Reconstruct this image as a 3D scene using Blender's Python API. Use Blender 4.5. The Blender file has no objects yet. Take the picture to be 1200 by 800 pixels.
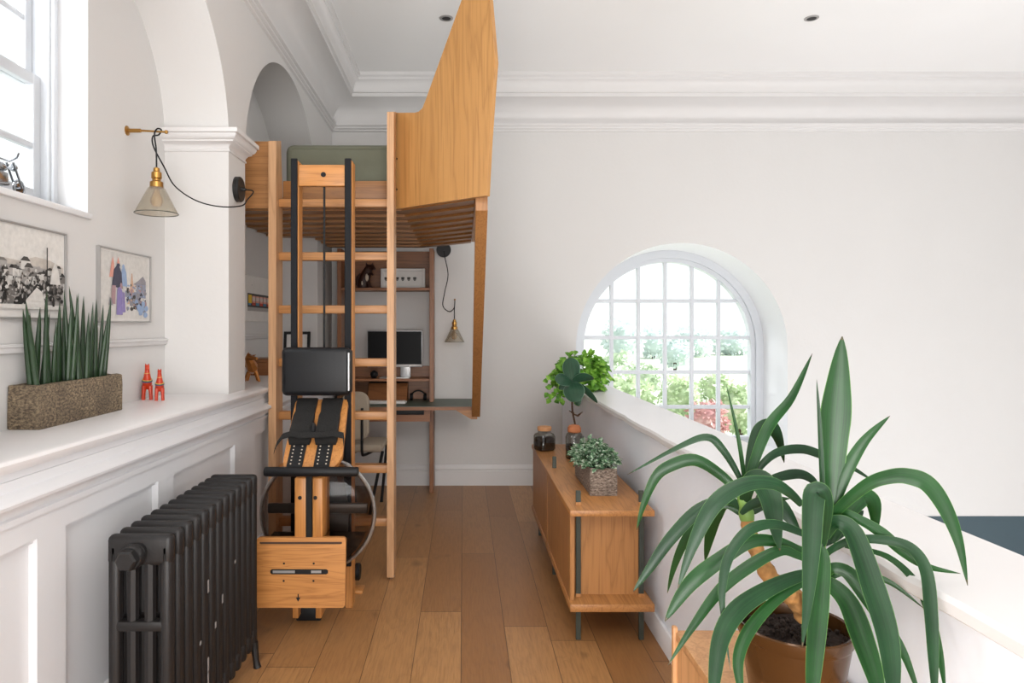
import bpy, bmesh, math, random
from mathutils import Vector, Matrix

random.seed(7)
S = bpy.context.scene
COL = S.collection
PI = math.pi

# ------------------------------------------------------------------ colour and materials
def lin(h):
    h = h.lstrip('#')
    out = []
    for i in (0, 2, 4):
        v = int(h[i:i+2], 16) / 255
        out.append(v / 12.92 if v <= .04045 else ((v + .055) / 1.055) ** 2.4)
    return (*out, 1)

def newmat(name):
    m = bpy.data.materials.new(name); m.use_nodes = True
    nt = m.node_tree
    b = nt.nodes['Principled BSDF']
    return m, nt, b

def N(nt, kind, **kw):
    n = nt.nodes.new(kind)
    for k, v in kw.items():
        if k.startswith('_'): setattr(n, k[1:], v)
    return n

def mixrgb(nt, fac, a, b, blend='MIX'):
    n = nt.nodes.new('ShaderNodeMix'); n.data_type = 'RGBA'; n.blend_type = blend
    for sock, v in ((n.inputs[0], fac), (n.inputs[6], a), (n.inputs[7], b)):
        if hasattr(v, 'is_output'): nt.links.new(v, sock)
        else: sock.default_value = v
    return n.outputs[2]

def math_(nt, op, a, b=None, c=None):
    n = nt.nodes.new('ShaderNodeMath'); n.operation = op
    for i, v in enumerate((a, b, c)):
        if v is None: continue
        if hasattr(v, 'is_output'): nt.links.new(v, n.inputs[i])
        else: n.inputs[i].default_value = v
    return n.outputs[0]

def plain(name, col, rough=.5, metal=0, var=.06, scale=12, bump=0, bscale=60, coat=0, spec=.5):
    m, nt, b = newmat(name)
    c = lin(col)
    tc = N(nt, 'ShaderNodeTexCoord')
    no = N(nt, 'ShaderNodeTexNoise'); no.inputs['Scale'].default_value = scale; no.inputs['Detail'].default_value = 3
    nt.links.new(tc.outputs['Object'], no.inputs['Vector'])
    dark = tuple(max(0, x * (1 - var * 2)) for x in c[:3]) + (1,)
    lite = tuple(min(1, x * (1 + var)) for x in c[:3]) + (1,)
    nt.links.new(mixrgb(nt, no.outputs['Fac'], dark, lite), b.inputs['Base Color'])
    b.inputs['Roughness'].default_value = rough
    b.inputs['Metallic'].default_value = metal
    b.inputs['Coat Weight'].default_value = coat
    b.inputs['Specular IOR Level'].default_value = spec
    if bump:
        n2 = N(nt, 'ShaderNodeTexNoise'); n2.inputs['Scale'].default_value = bscale; n2.inputs['Detail'].default_value = 4
        nt.links.new(tc.outputs['Object'], n2.inputs['Vector'])
        bp = N(nt, 'ShaderNodeBump'); bp.inputs['Strength'].default_value = bump; bp.inputs['Distance'].default_value = .01
        nt.links.new(n2.outputs['Fac'], bp.inputs['Height']); nt.links.new(bp.outputs['Normal'], b.inputs['Normal'])
    return m

def wood(name, light, mid, dark, axis='z', freq=7, rough=.42, ring=1.0):
    m, nt, b = newmat(name)
    tc = N(nt, 'ShaderNodeTexCoord')
    mp = N(nt, 'ShaderNodeMapping')
    s = {'x': (.35, 5, 5), 'y': (5, .35, 5), 'z': (5, 5, .35)}[axis]
    mp.inputs['Scale'].default_value = s
    nt.links.new(tc.outputs['Object'], mp.inputs['Vector'])
    n1 = N(nt, 'ShaderNodeTexNoise'); n1.inputs['Scale'].default_value = freq * .35; n1.inputs['Detail'].default_value = 4
    n1.inputs['Distortion'].default_value = .6
    nt.links.new(mp.outputs[0], n1.inputs['Vector'])
    # growth rings from a repeated noise value
    r = math_(nt, 'MULTIPLY', n1.outputs['Fac'], 9 * ring)
    r = math_(nt, 'FRACT', r)
    r = math_(nt, 'ABSOLUTE', math_(nt, 'SUBTRACT', r, .5))
    r = math_(nt, 'MULTIPLY', r, 2)
    n2 = N(nt, 'ShaderNodeTexNoise'); n2.inputs['Scale'].default_value = freq * 4.5; n2.inputs['Detail'].default_value = 5
    mp2 = N(nt, 'ShaderNodeMapping')
    mp2.inputs['Scale'].default_value = tuple(v if v > 1 else .12 for v in s)
    nt.links.new(tc.outputs['Object'], mp2.inputs['Vector']); nt.links.new(mp2.outputs[0], n2.inputs['Vector'])
    base = mixrgb(nt, n1.outputs['Fac'], lin(mid), lin(light))
    f = math_(nt, 'MULTIPLY', math_(nt, 'POWER', r, 3), .45)
    base = mixrgb(nt, f, base, lin(dark))
    f2 = N(nt, 'ShaderNodeMapRange'); f2.inputs['From Min'].default_value = .5; f2.inputs['From Max'].default_value = .72; f2.inputs['To Max'].default_value = .5
    nt.links.new(n2.outputs['Fac'], f2.inputs['Value'])
    base = mixrgb(nt, f2.outputs[0], base, lin(dark))
    nt.links.new(base, b.inputs['Base Color'])
    b.inputs['Roughness'].default_value = rough
    return m

def floor_mat():
    m, nt, b = newmat('oak_floor_boards')
    tc = N(nt, 'ShaderNodeTexCoord'); sp = N(nt, 'ShaderNodeSeparateXYZ')
    nt.links.new(tc.outputs['Object'], sp.inputs[0])
    u = math_(nt, 'DIVIDE', math_(nt, 'ADD', sp.outputs[0], .0105 + 20 * .19), .19)
    idx = math_(nt, 'FLOOR', u); fu = math_(nt, 'FRACT', u)
    wn = N(nt, 'ShaderNodeTexWhiteNoise'); wn.noise_dimensions = '1D'; nt.links.new(idx, wn.inputs['W'])
    v = math_(nt, 'DIVIDE', math_(nt, 'ADD', sp.outputs[1], math_(nt, 'MULTIPLY_ADD', wn.outputs['Value'], 3.1, 10)), 1.75)
    jdx = math_(nt, 'FLOOR', v); fv = math_(nt, 'FRACT', v)
    cb = N(nt, 'ShaderNodeCombineXYZ'); nt.links.new(idx, cb.inputs[0]); nt.links.new(jdx, cb.inputs[1])
    w2 = N(nt, 'ShaderNodeTexWhiteNoise'); w2.noise_dimensions = '2D'; nt.links.new(cb.outputs[0], w2.inputs['Vector'])
    g = N(nt, 'ShaderNodeCombineXYZ')
    nt.links.new(math_(nt, 'MULTIPLY', sp.outputs[0], 9), g.inputs[0])
    nt.links.new(math_(nt, 'MULTIPLY', sp.outputs[1], 1.1), g.inputs[1])
    nt.links.new(math_(nt, 'MULTIPLY', w2.outputs['Value'], 40), g.inputs[2])
    n1 = N(nt, 'ShaderNodeTexNoise'); n1.inputs['Scale'].default_value = 1.4; n1.inputs['Detail'].default_value = 5; n1.inputs['Distortion'].default_value = 1.2
    nt.links.new(g.outputs[0], n1.inputs['Vector'])
    g2 = N(nt, 'ShaderNodeCombineXYZ')
    nt.links.new(math_(nt, 'MULTIPLY', sp.outputs[0], 60), g2.inputs[0])
    nt.links.new(math_(nt, 'MULTIPLY', sp.outputs[1], 4), g2.inputs[1])
    n2 = N(nt, 'ShaderNodeTexNoise'); n2.inputs['Scale'].default_value = 2; n2.inputs['Detail'].default_value = 4
    nt.links.new(g2.outputs[0], n2.inputs['Vector'])
    c = mixrgb(nt, w2.outputs['Value'], lin('#92653b'), lin('#b18353'))
    rr = math_(nt, 'ABSOLUTE', math_(nt, 'SUBTRACT', math_(nt, 'FRACT', math_(nt, 'MULTIPLY', n1.outputs['Fac'], 7)), .5))
    c = mixrgb(nt, math_(nt, 'MULTIPLY', math_(nt, 'POWER', math_(nt, 'MULTIPLY', rr, 2), 3), .3), c, lin('#7d5635'))
    fm = N(nt, 'ShaderNodeMapRange'); fm.inputs['From Min'].default_value = .45; fm.inputs['From Max'].default_value = .8; fm.inputs['To Max'].default_value = .6
    nt.links.new(n2.outputs['Fac'], fm.inputs['Value'])
    c = mixrgb(nt, fm.outputs[0], c, lin('#7f5838'))
    # knots
    kn = N(nt, 'ShaderNodeTexNoise'); kn.inputs['Scale'].default_value = 1.0; kn.inputs['Detail'].default_value = 2
    g3 = N(nt, 'ShaderNodeCombineXYZ')
    nt.links.new(math_(nt, 'MULTIPLY', sp.outputs[0], 6), g3.inputs[0]); nt.links.new(math_(nt, 'MULTIPLY', sp.outputs[1], 3.2), g3.inputs[1])
    nt.links.new(math_(nt, 'MULTIPLY', w2.outputs['Value'], 19), g3.inputs[2]); nt.links.new(g3.outputs[0], kn.inputs['Vector'])
    km = N(nt, 'ShaderNodeMapRange'); km.inputs['From Min'].default_value = .68; km.inputs['From Max'].default_value = .78; km.inputs['To Max'].default_value = .75
    nt.links.new(kn.outputs['Fac'], km.inputs['Value'])
    c = mixrgb(nt, km.outputs[0], c, lin('#4a2d1a'))
    gap = math_(nt, 'MAXIMUM', math_(nt, 'LESS_THAN', fu, .016), math_(nt, 'LESS_THAN', fv, .0022))
    c = mixrgb(nt, math_(nt, 'MULTIPLY', gap, .8), c, lin('#3a2414'))
    nt.links.new(c, b.inputs['Base Color'])
    b.inputs['Roughness'].default_value = .38
    bp = N(nt, 'ShaderNodeBump'); bp.inputs['Strength'].default_value = .25; bp.inputs['Distance'].default_value = .004
    nt.links.new(math_(nt, 'SUBTRACT', n2.outputs['Fac'], gap), bp.inputs['Height']); nt.links.new(bp.outputs['Normal'], b.inputs['Normal'])
    return m

def stone_mat(name, a, b_, c_):
    m, nt, b = newmat(name)
    tc = N(nt, 'ShaderNodeTexCoord')
    mp = N(nt, 'ShaderNodeMapping'); mp.inputs['Scale'].default_value = (1, 1, 1.8); nt.links.new(tc.outputs['Object'], mp.inputs['Vector'])
    n1 = N(nt, 'ShaderNodeTexNoise'); n1.inputs['Scale'].default_value = 85; n1.inputs['Detail'].default_value = 8; n1.inputs['Roughness'].default_value = .7
    nt.links.new(mp.outputs[0], n1.inputs['Vector'])
    r = N(nt, 'ShaderNodeValToRGB'); nt.links.new(n1.outputs['Fac'], r.inputs[0])
    e = r.color_ramp.elements
    e[0].position = .40; e[0].color = lin(a); e[1].position = .62; e[1].color = lin(c_)
    x = e.new(.5); x.color = lin(b_)
    n2 = N(nt, 'ShaderNodeTexNoise'); n2.inputs['Scale'].default_value = 9; n2.inputs['Detail'].default_value = 3
    nt.links.new(tc.outputs['Object'], n2.inputs['Vector'])
    f = N(nt, 'ShaderNodeMapRange'); f.inputs['From Min'].default_value = .45; f.inputs['From Max'].default_value = .7; f.inputs['To Max'].default_value = .5
    nt.links.new(n2.outputs['Fac'], f.inputs['Value'])
    nt.links.new(mixrgb(nt, f.outputs[0], r.outputs[0], lin(a)), b.inputs['Base Color'])
    b.inputs['Roughness'].default_value = .85
    bp = N(nt, 'ShaderNodeBump'); bp.inputs['Strength'].default_value = .7; bp.inputs['Distance'].default_value = .006
    nt.links.new(n1.outputs['Fac'], bp.inputs['Height']); nt.links.new(bp.outputs['Normal'], b.inputs['Normal'])
    return m

def leaf_mat(name, dark, lite, edge, rough=.35, edge_w=.44):
    """leaf ribbons: UV x runs across the blade, y along it"""
    m, nt, b = newmat(name)
    uv = N(nt, 'ShaderNodeUVMap'); sp = N(nt, 'ShaderNodeSeparateXYZ'); nt.links.new(uv.outputs[0], sp.inputs[0])
    a = math_(nt, 'ABSOLUTE', math_(nt, 'SUBTRACT', sp.outputs[0], .5))
    tc = N(nt, 'ShaderNodeTexCoord')
    no = N(nt, 'ShaderNodeTexNoise'); no.inputs['Scale'].default_value = 14; no.inputs['Detail'].default_value = 3
    nt.links.new(tc.outputs['Object'], no.inputs['Vector'])
    cb = N(nt, 'ShaderNodeCombineXYZ'); nt.links.new(math_(nt, 'MULTIPLY', sp.outputs[0], 26), cb.inputs[0]); nt.links.new(sp.outputs[1], cb.inputs[1])
    st = N(nt, 'ShaderNodeTexNoise'); st.inputs['Scale'].default_value = 1.0; nt.links.new(cb.outputs[0], st.inputs['Vector'])
    f = math_(nt, 'MULTIPLY_ADD', st.outputs['Fac'], 1.3, math_(nt, 'MULTIPLY_ADD', no.outputs['Fac'], .8, -.6))
    c = mixrgb(nt, f, lin(dark), lin(lite))
    c = mixrgb(nt, math_(nt, 'MULTIPLY', math_(nt, 'GREATER_THAN', a, edge_w), .7), c, lin(edge))
    c = mixrgb(nt, math_(nt, 'MULTIPLY', math_(nt, 'GREATER_THAN', sp.outputs[1], .975), .8), c, lin('#4a3a22'))
    nt.links.new(c, b.inputs['Base Color'])
    b.inputs['Roughness'].default_value = rough
    b.inputs['Specular IOR Level'].default_value = .34
    tr = N(nt, 'ShaderNodeBsdfTranslucent'); nt.links.new(c, tr.inputs['Color'])
    mx = N(nt, 'ShaderNodeMixShader'); mx.inputs[0].default_value = .18
    out = nt.nodes['Material Output']
    nt.links.new(b.outputs[0], mx.inputs[1]); nt.links.new(tr.outputs[0], mx.inputs[2]); nt.links.new(mx.outputs[0], out.inputs['Surface'])
    return m

def foliage_mat(name, cols, scale=40, rough=.6):
    m, nt, b = newmat(name)
    tc = N(nt, 'ShaderNodeTexCoord')
    no = N(nt, 'ShaderNodeTexNoise'); no.inputs['Scale'].default_value = scale; no.inputs['Detail'].default_value = 4
    nt.links.new(tc.outputs['Object'], no.inputs['Vector'])
    r = N(nt, 'ShaderNodeValToRGB'); nt.links.new(no.outputs['Fac'], r.inputs[0])
    e = r.color_ramp.elements
    e[0].position = .33; e[0].color = lin(cols[0]); e[1].position = .67; e[1].color = lin(cols[-1])
    for i, c in enumerate(cols[1:-1]):
        x = e.new(.33 + .34 * (i + 1) / (len(cols) - 1)); x.color = lin(c)
    nt.links.new(r.outputs[0], b.inputs['Base Color'])
    b.inputs['Roughness'].default_value = rough
    tr = N(nt, 'ShaderNodeBsdfTranslucent'); nt.links.new(r.outputs[0], tr.inputs['Color'])
    mx = N(nt, 'ShaderNodeMixShader'); mx.inputs[0].default_value = .25
    nt.links.new(b.outputs[0], mx.inputs[1]); nt.links.new(tr.outputs[0], mx.inputs[2])
    nt.links.new(mx.outputs[0], nt.nodes['Material Output'].inputs['Surface'])
    return m

def clear_mat(name, tint, gloss=.12, rough=.05, alpha=1.0, body='#888888', bodyf=0.0):
    """thin clear sheet: transparent tinted, a little reflection, optional milky body"""
    m, nt, b = newmat(name)
    nt.nodes.remove(b)
    tr = N(nt, 'ShaderNodeBsdfTransparent'); tr.inputs[0].default_value = lin(tint)
    gl = N(nt, 'ShaderNodeBsdfGlossy'); gl.inputs['Roughness'].default_value = rough
    lw = N(nt, 'ShaderNodeLayerWeight'); lw.inputs[0].default_value = .25
    mx = N(nt, 'ShaderNodeMixShader')
    nt.links.new(math_(nt, 'MULTIPLY_ADD', lw.outputs['Facing'], gloss * 2.5, gloss * .3), mx.inputs[0])
    df = N(nt, 'ShaderNodeBsdfDiffuse'); df.inputs[0].default_value = lin(body)
    no = N(nt, 'ShaderNodeTexNoise'); no.inputs['Scale'].default_value = 4
    m2 = N(nt, 'ShaderNodeMixShader'); m2.inputs[0].default_value = bodyf
    nt.links.new(tr.outputs[0], m2.inputs[1]); nt.links.new(df.outputs[0], m2.inputs[2])
    nt.links.new(m2.outputs[0], mx.inputs[1]); nt.links.new(gl.outputs[0], mx.inputs[2])
    nt.links.new(mx.outputs[0], nt.nodes['Material Output'].inputs['Surface'])
    return m

M = {}
M['wall'] = plain('wall_paint', '#d1cfcd', .75, var=.015, scale=1.5, bump=.08, bscale=35, spec=.25)
M['wall_white'] = plain('white_paint', '#e6e6e7', .55, var=.015, scale=2, spec=.35)
M['ceiling'] = plain('ceiling_paint', '#ecebea', .8, var=.015, scale=1.5, bump=.05, bscale=9, spec=.2)
M['trim'] = plain('trim_paint', '#d6d4d3', .5, var=.01, scale=3, spec=.35)
M['panel'] = plain('panelling_paint', '#d6d6d8', .42, var=.02, scale=2, spec=.4)
M['marble'] = plain('white_coping', '#dedcdc', .3, var=.03, scale=3)
M['plaster'] = plain('rough_plaster', '#eff4fe', .7, var=.05, scale=3, bump=.35, bscale=7, spec=.25)
M['teal'] = plain('dark_teal_paint', '#3e4f57', .6, var=.04)
M['floor'] = floor_mat()
M['frame_white'] = plain('window_frame_paint', '#c9ccd0', .45, var=.01)
M['frame_bright'] = plain('sash_frame_paint', '#f3f4f6', .45, var=.01)
M['pane'] = clear_mat('window_glass', '#fbfdfd', .05, .02)
M['oak_z'] = wood('oak_vertical', '#b68350', '#a57140', '#7c5029', 'z')
M['oak_x'] = wood('oak_crosswise', '#bf8a55', '#ad7746', '#83562e', 'x')
M['oak_y'] = wood('oak_lengthwise', '#b8824c', '#a6703e', '#7d4f29', 'y')
M['ply_z'] = wood('plywood_panel', '#c39258', '#b58349', '#926534', 'z', freq=5, ring=.7)
M['ladder_z'] = wood('ladder_timber', '#cba27a', '#bb8c61', '#94683e', 'z', ring=.6)
M['ladder_x'] = wood('ladder_rung_timber', '#c28d58', '#b07a47', '#87582f', 'x', ring=.6)
M['bed_x'] = wood('bed_slat_timber', '#9c6c3c', '#8b5d31', '#664223', 'x', ring=.8)
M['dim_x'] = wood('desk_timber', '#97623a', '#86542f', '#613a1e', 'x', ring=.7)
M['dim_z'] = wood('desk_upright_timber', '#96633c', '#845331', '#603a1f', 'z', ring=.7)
M['ash'] = wood('rower_ash', '#c78a4c', '#ba7d40', '#8c5424', 'z', freq=7, ring=1.1)
M['ash_x'] = wood('rower_ash_board', '#c78a4c', '#ba7d40', '#8a5222', 'x', freq=6, ring=1.5)
M['light_wood'] = wood('pale_box_timber', '#d9a878', '#c8925f', '#a06c3c', 'z', ring=.6)
M['black'] = plain('black_satin', '#141416', .5, var=.1, spec=.3)
M['black_track'] = plain('black_track', '#131418', .6, spec=.2, var=.08)
M['leather'] = plain('black_leather', '#141518', .42, spec=.3, var=.08, bump=.05, bscale=200)
M['webbing'] = plain('black_webbing', '#161514', .85, var=.15, scale=40, bump=.4, bscale=220)
M['iron'] = plain('charcoal_iron', '#1a1818', .45, spec=.4, var=.08, scale=6, bump=.06, bscale=120)
M['chip'] = plain('bare_primer', '#8d8987', .7)
M['steel'] = plain('dark_green_steel', '#41463f', .4, metal=.3)
M['brass'] = plain('aged_brass', '#b58a4c', .32, metal=1, var=.12)
M['silver'] = plain('brushed_silver', '#c9cacb', .35, metal=.6)
M['chrome'] = plain('chrome', '#b8bbbf', .18, metal=1, var=.15)
M['lampglass'] = clear_mat('lamp_glass', '#f0ede6', .12, .08, body='#d9d3c8', bodyf=.10)
M['bulb'] = clear_mat('bulb_glass', '#f0dcb0', .2, .05, body='#e8c890', bodyf=.35)
M['tank'] = clear_mat('tank_polycarbonate', '#cfc6c0', .03, .08)
M['tankrim'] = clear_mat('tank_rim', '#bdb3ab', .4, .08, body='#b9b2ac', bodyf=.25)
M['paddle'] = plain('dark_paddle', '#2c2927', .35)
M['water'] = clear_mat('tank_water', '#8a7a6c', .1, .05, body='#3a322c', bodyf=.5)
M['olive'] = plain('olive_fabric', '#6a6c5c', .9, var=.1, scale=5, bump=.25, bscale=14)
M['desk_green'] = plain('green_linoleum', '#4c574c', .45, var=.05)
M['screen'] = plain('dark_screen', '#0c0d0f', .4, spec=.12)
M['white_plastic'] = plain('white_plastic', '#d9d6d2', .45)
M['paper'] = plain('paper', '#e8e4df', .7)
M['mat_board'] = plain('mount_board', '#dddad6', .75)
M['frame_silver'] = plain('silver_frame', '#a9a7a5', .35, metal=.5)
M['cushion'] = plain('beige_upholstery', '#a89c8b', .85, var=.06, bump=.1, bscale=90)
M['stone'] = stone_mat('rough_stone', '#4b4034', '#786854', '#a18e72')
M['stone_grey'] = stone_mat('grey_stone', '#54483e', '#7f7064', '#a8998c')
M['soil'] = plain('dark_soil', '#2e211a', .95, var=.3, scale=70, bump=1, bscale=90)
M['bronze'] = plain('bronze_glaze', '#4f3318', .2, metal=.35, var=.12, scale=7)
M['yucca'] = leaf_mat('yucca_leaf', '#0b2810', '#215420', '#5f8c40', .38, .475)
M['yucca_dim'] = leaf_mat('yucca_leaf_bluish', '#0d2714', '#234a29', '#587c46', .38, .475)
M['bark'] = plain('yucca_bark', '#b5834a', .75, var=.45, scale=60, bump=.7, bscale=40)
M['green_stem'] = plain('green_stem', '#6d8f45', .5, var=.15)
M['snake'] = plain('snake_plant_skin', '#213d1d', .42, var=.35, scale=26)
M['ivy'] = foliage_mat('ivy_leaves', ['#3c6d20', '#6da832', '#9fce58'], 22)
M['variegated'] = foliage_mat('variegated_leaves', ['#24482b', '#5f8760', '#d8e2d0'], 62)
M['rubber'] = leaf_mat('rubber_leaf', '#223f30', '#3d6149', '#7d9a84', .3, .47)
M['stem_brown'] = plain('brown_stem', '#4a3326', .8)
M['cork'] = plain('cork', '#c08d62', .85, var=.15, scale=60)
M['jar'] = clear_mat('jar_glass', '#d4d6d2', .2, .04)
M['terracotta'] = plain('terracotta', '#b9734a', .8, var=.1)
M['red'] = plain('red_lacquer', '#c23a17', .35, var=.1)
M['gold'] = plain('gold_paint', '#d8b060', .4)
M['blue_paint'] = plain('blue_paint', '#38407c', .5)
M['green_paint'] = plain('green_paint', '#506a40', .5)
M['copper'] = plain('copper', '#d08c50', .3, metal=1, var=.25, scale=20)
M['brown_fur'] = plain('dark_brown_carving', '#3a1f16', .5, var=.2)
M['cream'] = plain('cream_paint', '#cbbba8', .6)
for nm, h in dict(g1='#d2cfca', g2='#a9a5a1', g3='#77736f', g4='#484542', g5='#2b2927', sky='#dcd9d4', haze='#c4bcb3',
                  pink='#cf8f8a', navy='#454557', violet='#8d80b4', sky_blue='#93a8c8', rose='#a88a8e', grey_blue='#8f94a5', slate='#8d8a90',
                  tan='#c9a68e', art_yellow='#e0b52c', art_red='#b8412f', art_pink='#d99b8c', art_blue='#4d86a8', art_dark='#33302e').items():
    M['art_' + nm if not nm.startswith('art_') else nm] = plain('ink_' + nm, h, .7, var=.12, scale=60)
# garden, with window glare and haze mixed into the pale colours
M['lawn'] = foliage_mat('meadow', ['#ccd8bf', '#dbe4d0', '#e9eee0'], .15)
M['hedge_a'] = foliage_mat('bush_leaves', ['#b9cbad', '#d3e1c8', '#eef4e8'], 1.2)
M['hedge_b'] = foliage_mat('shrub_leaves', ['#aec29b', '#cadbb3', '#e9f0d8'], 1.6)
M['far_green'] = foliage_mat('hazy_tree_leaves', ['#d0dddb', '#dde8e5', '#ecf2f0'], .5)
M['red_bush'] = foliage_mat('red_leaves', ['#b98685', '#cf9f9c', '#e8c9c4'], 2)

# ------------------------------------------------------------------ mesh builder
def wloc(o):
    v = Vector((0, 0, 0))
    while o:
        v += o.location; o = o.parent
    return v

class MB:
    def __init__(s):
        s.v = []; s.f = []; s.mi = []; s.uv = {}; s.mats = []; s.cur = 0
    def use(s, mat):
        if mat not in s.mats: s.mats.append(mat)
        s.cur = s.mats.index(mat); return s
    def add(s, verts, faces, uvs=None):
        o = len(s.v); s.v += [tuple(p) for p in verts]
        for i, f in enumerate(faces):
            if uvs: s.uv[len(s.f)] = uvs[i]
            s.f.append([o + k for k in f]); s.mi.append(s.cur)
        return s
    def hexa(s, p):           # p: 4 bottom corners then 4 top corners
        return s.add(p, [(3, 2, 1, 0), (4, 5, 6, 7), (0, 1, 5, 4), (1, 2, 6, 5), (2, 3, 7, 6), (3, 0, 4, 7)])
    def box(s, x0, x1, y0, y1, z0, z1, bev=0, seg=2, rot=None, pivot=None):
        bm = bmesh.new()
        bmesh.ops.create_cube(bm, size=1)
        for v in bm.verts:
            v.co = Vector(((x0 + x1) / 2 + v.co.x * (x1 - x0), (y0 + y1) / 2 + v.co.y * (y1 - y0), (z0 + z1) / 2 + v.co.z * (z1 - z0)))
        if bev:
            bmesh.ops.bevel(bm, geom=bm.edges[:], offset=bev, segments=seg, profile=.5, affect='EDGES')
        if rot:
            pv = Vector(pivot) if pivot else Vector(((x0 + x1) / 2, (y0 + y1) / 2, (z0 + z1) / 2))
            for v in bm.verts: v.co = pv + rot @ (v.co - pv)
        return s.bm(bm)
    def bm(s, bm):
        bm.verts.index_update()
        s.add([v.co.copy() for v in bm.verts], [[v.index for v in f.verts] for f in bm.faces]); bm.free(); return s
    def prism(s, poly, off):  # poly: 3D points, off: extrusion vector
        n = len(poly); off = Vector(off)
        a = [Vector(p) for p in poly]; b = [p + off for p in a]
        return s.add(a + b, [tuple(range(n))[::-1], tuple(range(n, 2 * n))] + [(i, (i + 1) % n, n + (i + 1) % n, n + i) for i in range(n)])
    def poly(s, pts):
        return s.add(pts, [tuple(range(len(pts)))])
    def grid(s, rows, closed=False):
        w = len(rows[0]); v = [p for r in rows for p in r]; f = []
        for i in range(len(rows) - 1):
            for j in range(w if closed else w - 1):
                k = (j + 1) % w
                f.append((i * w + j, i * w + k, (i + 1) * w + k, (i + 1) * w + j))
        return s.add(v, f)
    def tube(s, pts, r, n=8, caps=True, flat=None):
        pts = [Vector(p) for p in pts]; m = len(pts)
        if not hasattr(r, '__len__'): r = [r] * m
        rows = []; prev = None
        for i, p in enumerate(pts):
            t = (pts[min(i + 1, m - 1)] - pts[max(i - 1, 0)]).normalized()
            if prev is None:
                up = Vector((0, 0, 1)) if abs(t.z) < .9 else Vector((1, 0, 0))
                u = t.cross(up).normalized()
            else:
                u = (prev - t * prev.dot(t)).normalized()
            prev = u; w = t.cross(u)
            fl = flat or 1
            rows.append([p + (u * math.cos(2 * PI * k / n) + w * fl * math.sin(2 * PI * k / n)) * r[i] for k in range(n)])
        s.grid(rows, True)
        if caps:
            s.add(rows[0], [tuple(range(n))]); s.add(rows[-1], [tuple(range(n))[::-1]])
        return s
    def lathe(s, prof, c, axis=(0, 0, 1), n=24, caps=True):
        c = Vector(c); a = Vector(axis).normalized()
        q = Vector((0, 0, 1)).rotation_difference(a)
        rows = [[c + q @ Vector((r * math.cos(2 * PI * k / n), r * math.sin(2 * PI * k / n), h)) for k in range(n)] for r, h in prof]
        s.grid(rows, True)
        if caps:
            if prof[0][0] > 1e-5: s.add(rows[0], [tuple(range(n))[::-1]])
            if prof[-1][0] > 1e-5: s.add(rows[-1], [tuple(range(n))])
        return s
    def ball(s, c, r, n=12, sc=(1, 1, 1)):
        c = Vector(c); rows = []
        m = max(5, n // 2)
        for i in range(m + 1):
            a = -PI / 2 + PI * i / m
            rows.append([c + Vector((math.cos(a) * math.cos(2 * PI * k / n) * r * sc[0], math.cos(a) * math.sin(2 * PI * k / n) * r * sc[1], math.sin(a) * r * sc[2])) for k in range(n)])
        return s.grid(rows, True)
    def torus(s, c, R, r, axis=(0, 1, 0), n=40, k=10):
        c = Vector(c); q = Vector((0, 0, 1)).rotation_difference(Vector(axis))
        rows = []
        for i in range(n + 1):
            a = 2 * PI * i / n
            rows.append([c + q @ Vector(((R + r * math.cos(2 * PI * j / k)) * math.cos(a), (R + r * math.cos(2 * PI * j / k)) * math.sin(a), r * math.sin(2 * PI * j / k))) for j in range(k)])
        return s.grid(rows, True)
    def ribbon(s, pts, widths, side, fold=.18):
        """leaf blade: 3 vertices across, folded along the middle"""
        m = len(pts); rows = []
        for i, p in enumerate(pts):
            t = (pts[min(i + 1, m - 1)] - pts[max(i - 1, 0)]).normalized()
            sd = side[i] - t * side[i].dot(t); sd.normalize()
            nn = t.cross(sd)
            w = widths[i] / 2
            rows.append([p - sd * w + nn * w * fold, p - sd * w * .5 + nn * w * fold * .35, p, p + sd * w * .5 + nn * w * fold * .35, p + sd * w + nn * w * fold])
        v = [p for r in rows for p in r]; f = []; uvs = []
        for i in range(m - 1):
            for j in range(4):
                f.append((i * 5 + j, i * 5 + j + 1, (i + 1) * 5 + j + 1, (i + 1) * 5 + j))
                uvs.append([(j / 4, i / (m - 1)), ((j + 1) / 4, i / (m - 1)), ((j + 1) / 4, (i + 1) / (m - 1)), (j / 4, (i + 1) / (m - 1))])
        return s.add(v, f, uvs)
    def leafcard(s, c, d, nrm, L, W):
        c = Vector(c); d = Vector(d).normalized(); sd = d.cross(Vector(nrm)).normalized(); nn = sd.cross(d)
        pts = [c, c + d * L * .35 - sd * W / 2 + nn * W * .12, c + d * L * .4, c + d * L * .35 + sd * W / 2 + nn * W * .12, c + d * L * .75 - sd * W * .3, c + d * L * .75 + sd * W * .3, c + d * L - nn * L * .12]
        return s.add(pts, [(0, 2, 1), (0, 3, 2), (1, 2, 6, 4), (2, 3, 5, 6)])
    def build(s, name, mat=None, parent=None, smooth=True, angle=35):
        if mat is not None and not s.mats: s.mats = [mat]
        L = wloc(parent)
        me = bpy.data.meshes.new(name)
        me.from_pydata([(p[0] - L.x, p[1] - L.y, p[2] - L.z) for p in s.v], [], s.f)
        for mm in s.mats: me.materials.append(mm)
        for p, k in zip(me.polygons, s.mi):
            p.material_index = k
        if s.uv:
            uvl = me.uv_layers.new(name='UVMap')
            for fi, uvs in s.uv.items():
                for li, uv in zip(me.polygons[fi].loop_indices, uvs): uvl.data[li].uv = uv
        bm = bmesh.new(); bm.from_mesh(me)
        bmesh.ops.remove_doubles(bm, verts=bm.verts[:], dist=1e-5)
        if not s.uv: bmesh.ops.recalc_face_normals(bm, faces=bm.faces[:])
        bm.to_mesh(me); bm.free()
        if smooth:
            for p in me.polygons: p.use_smooth = True
            me.set_sharp_from_angle(angle=math.radians(angle))
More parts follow.
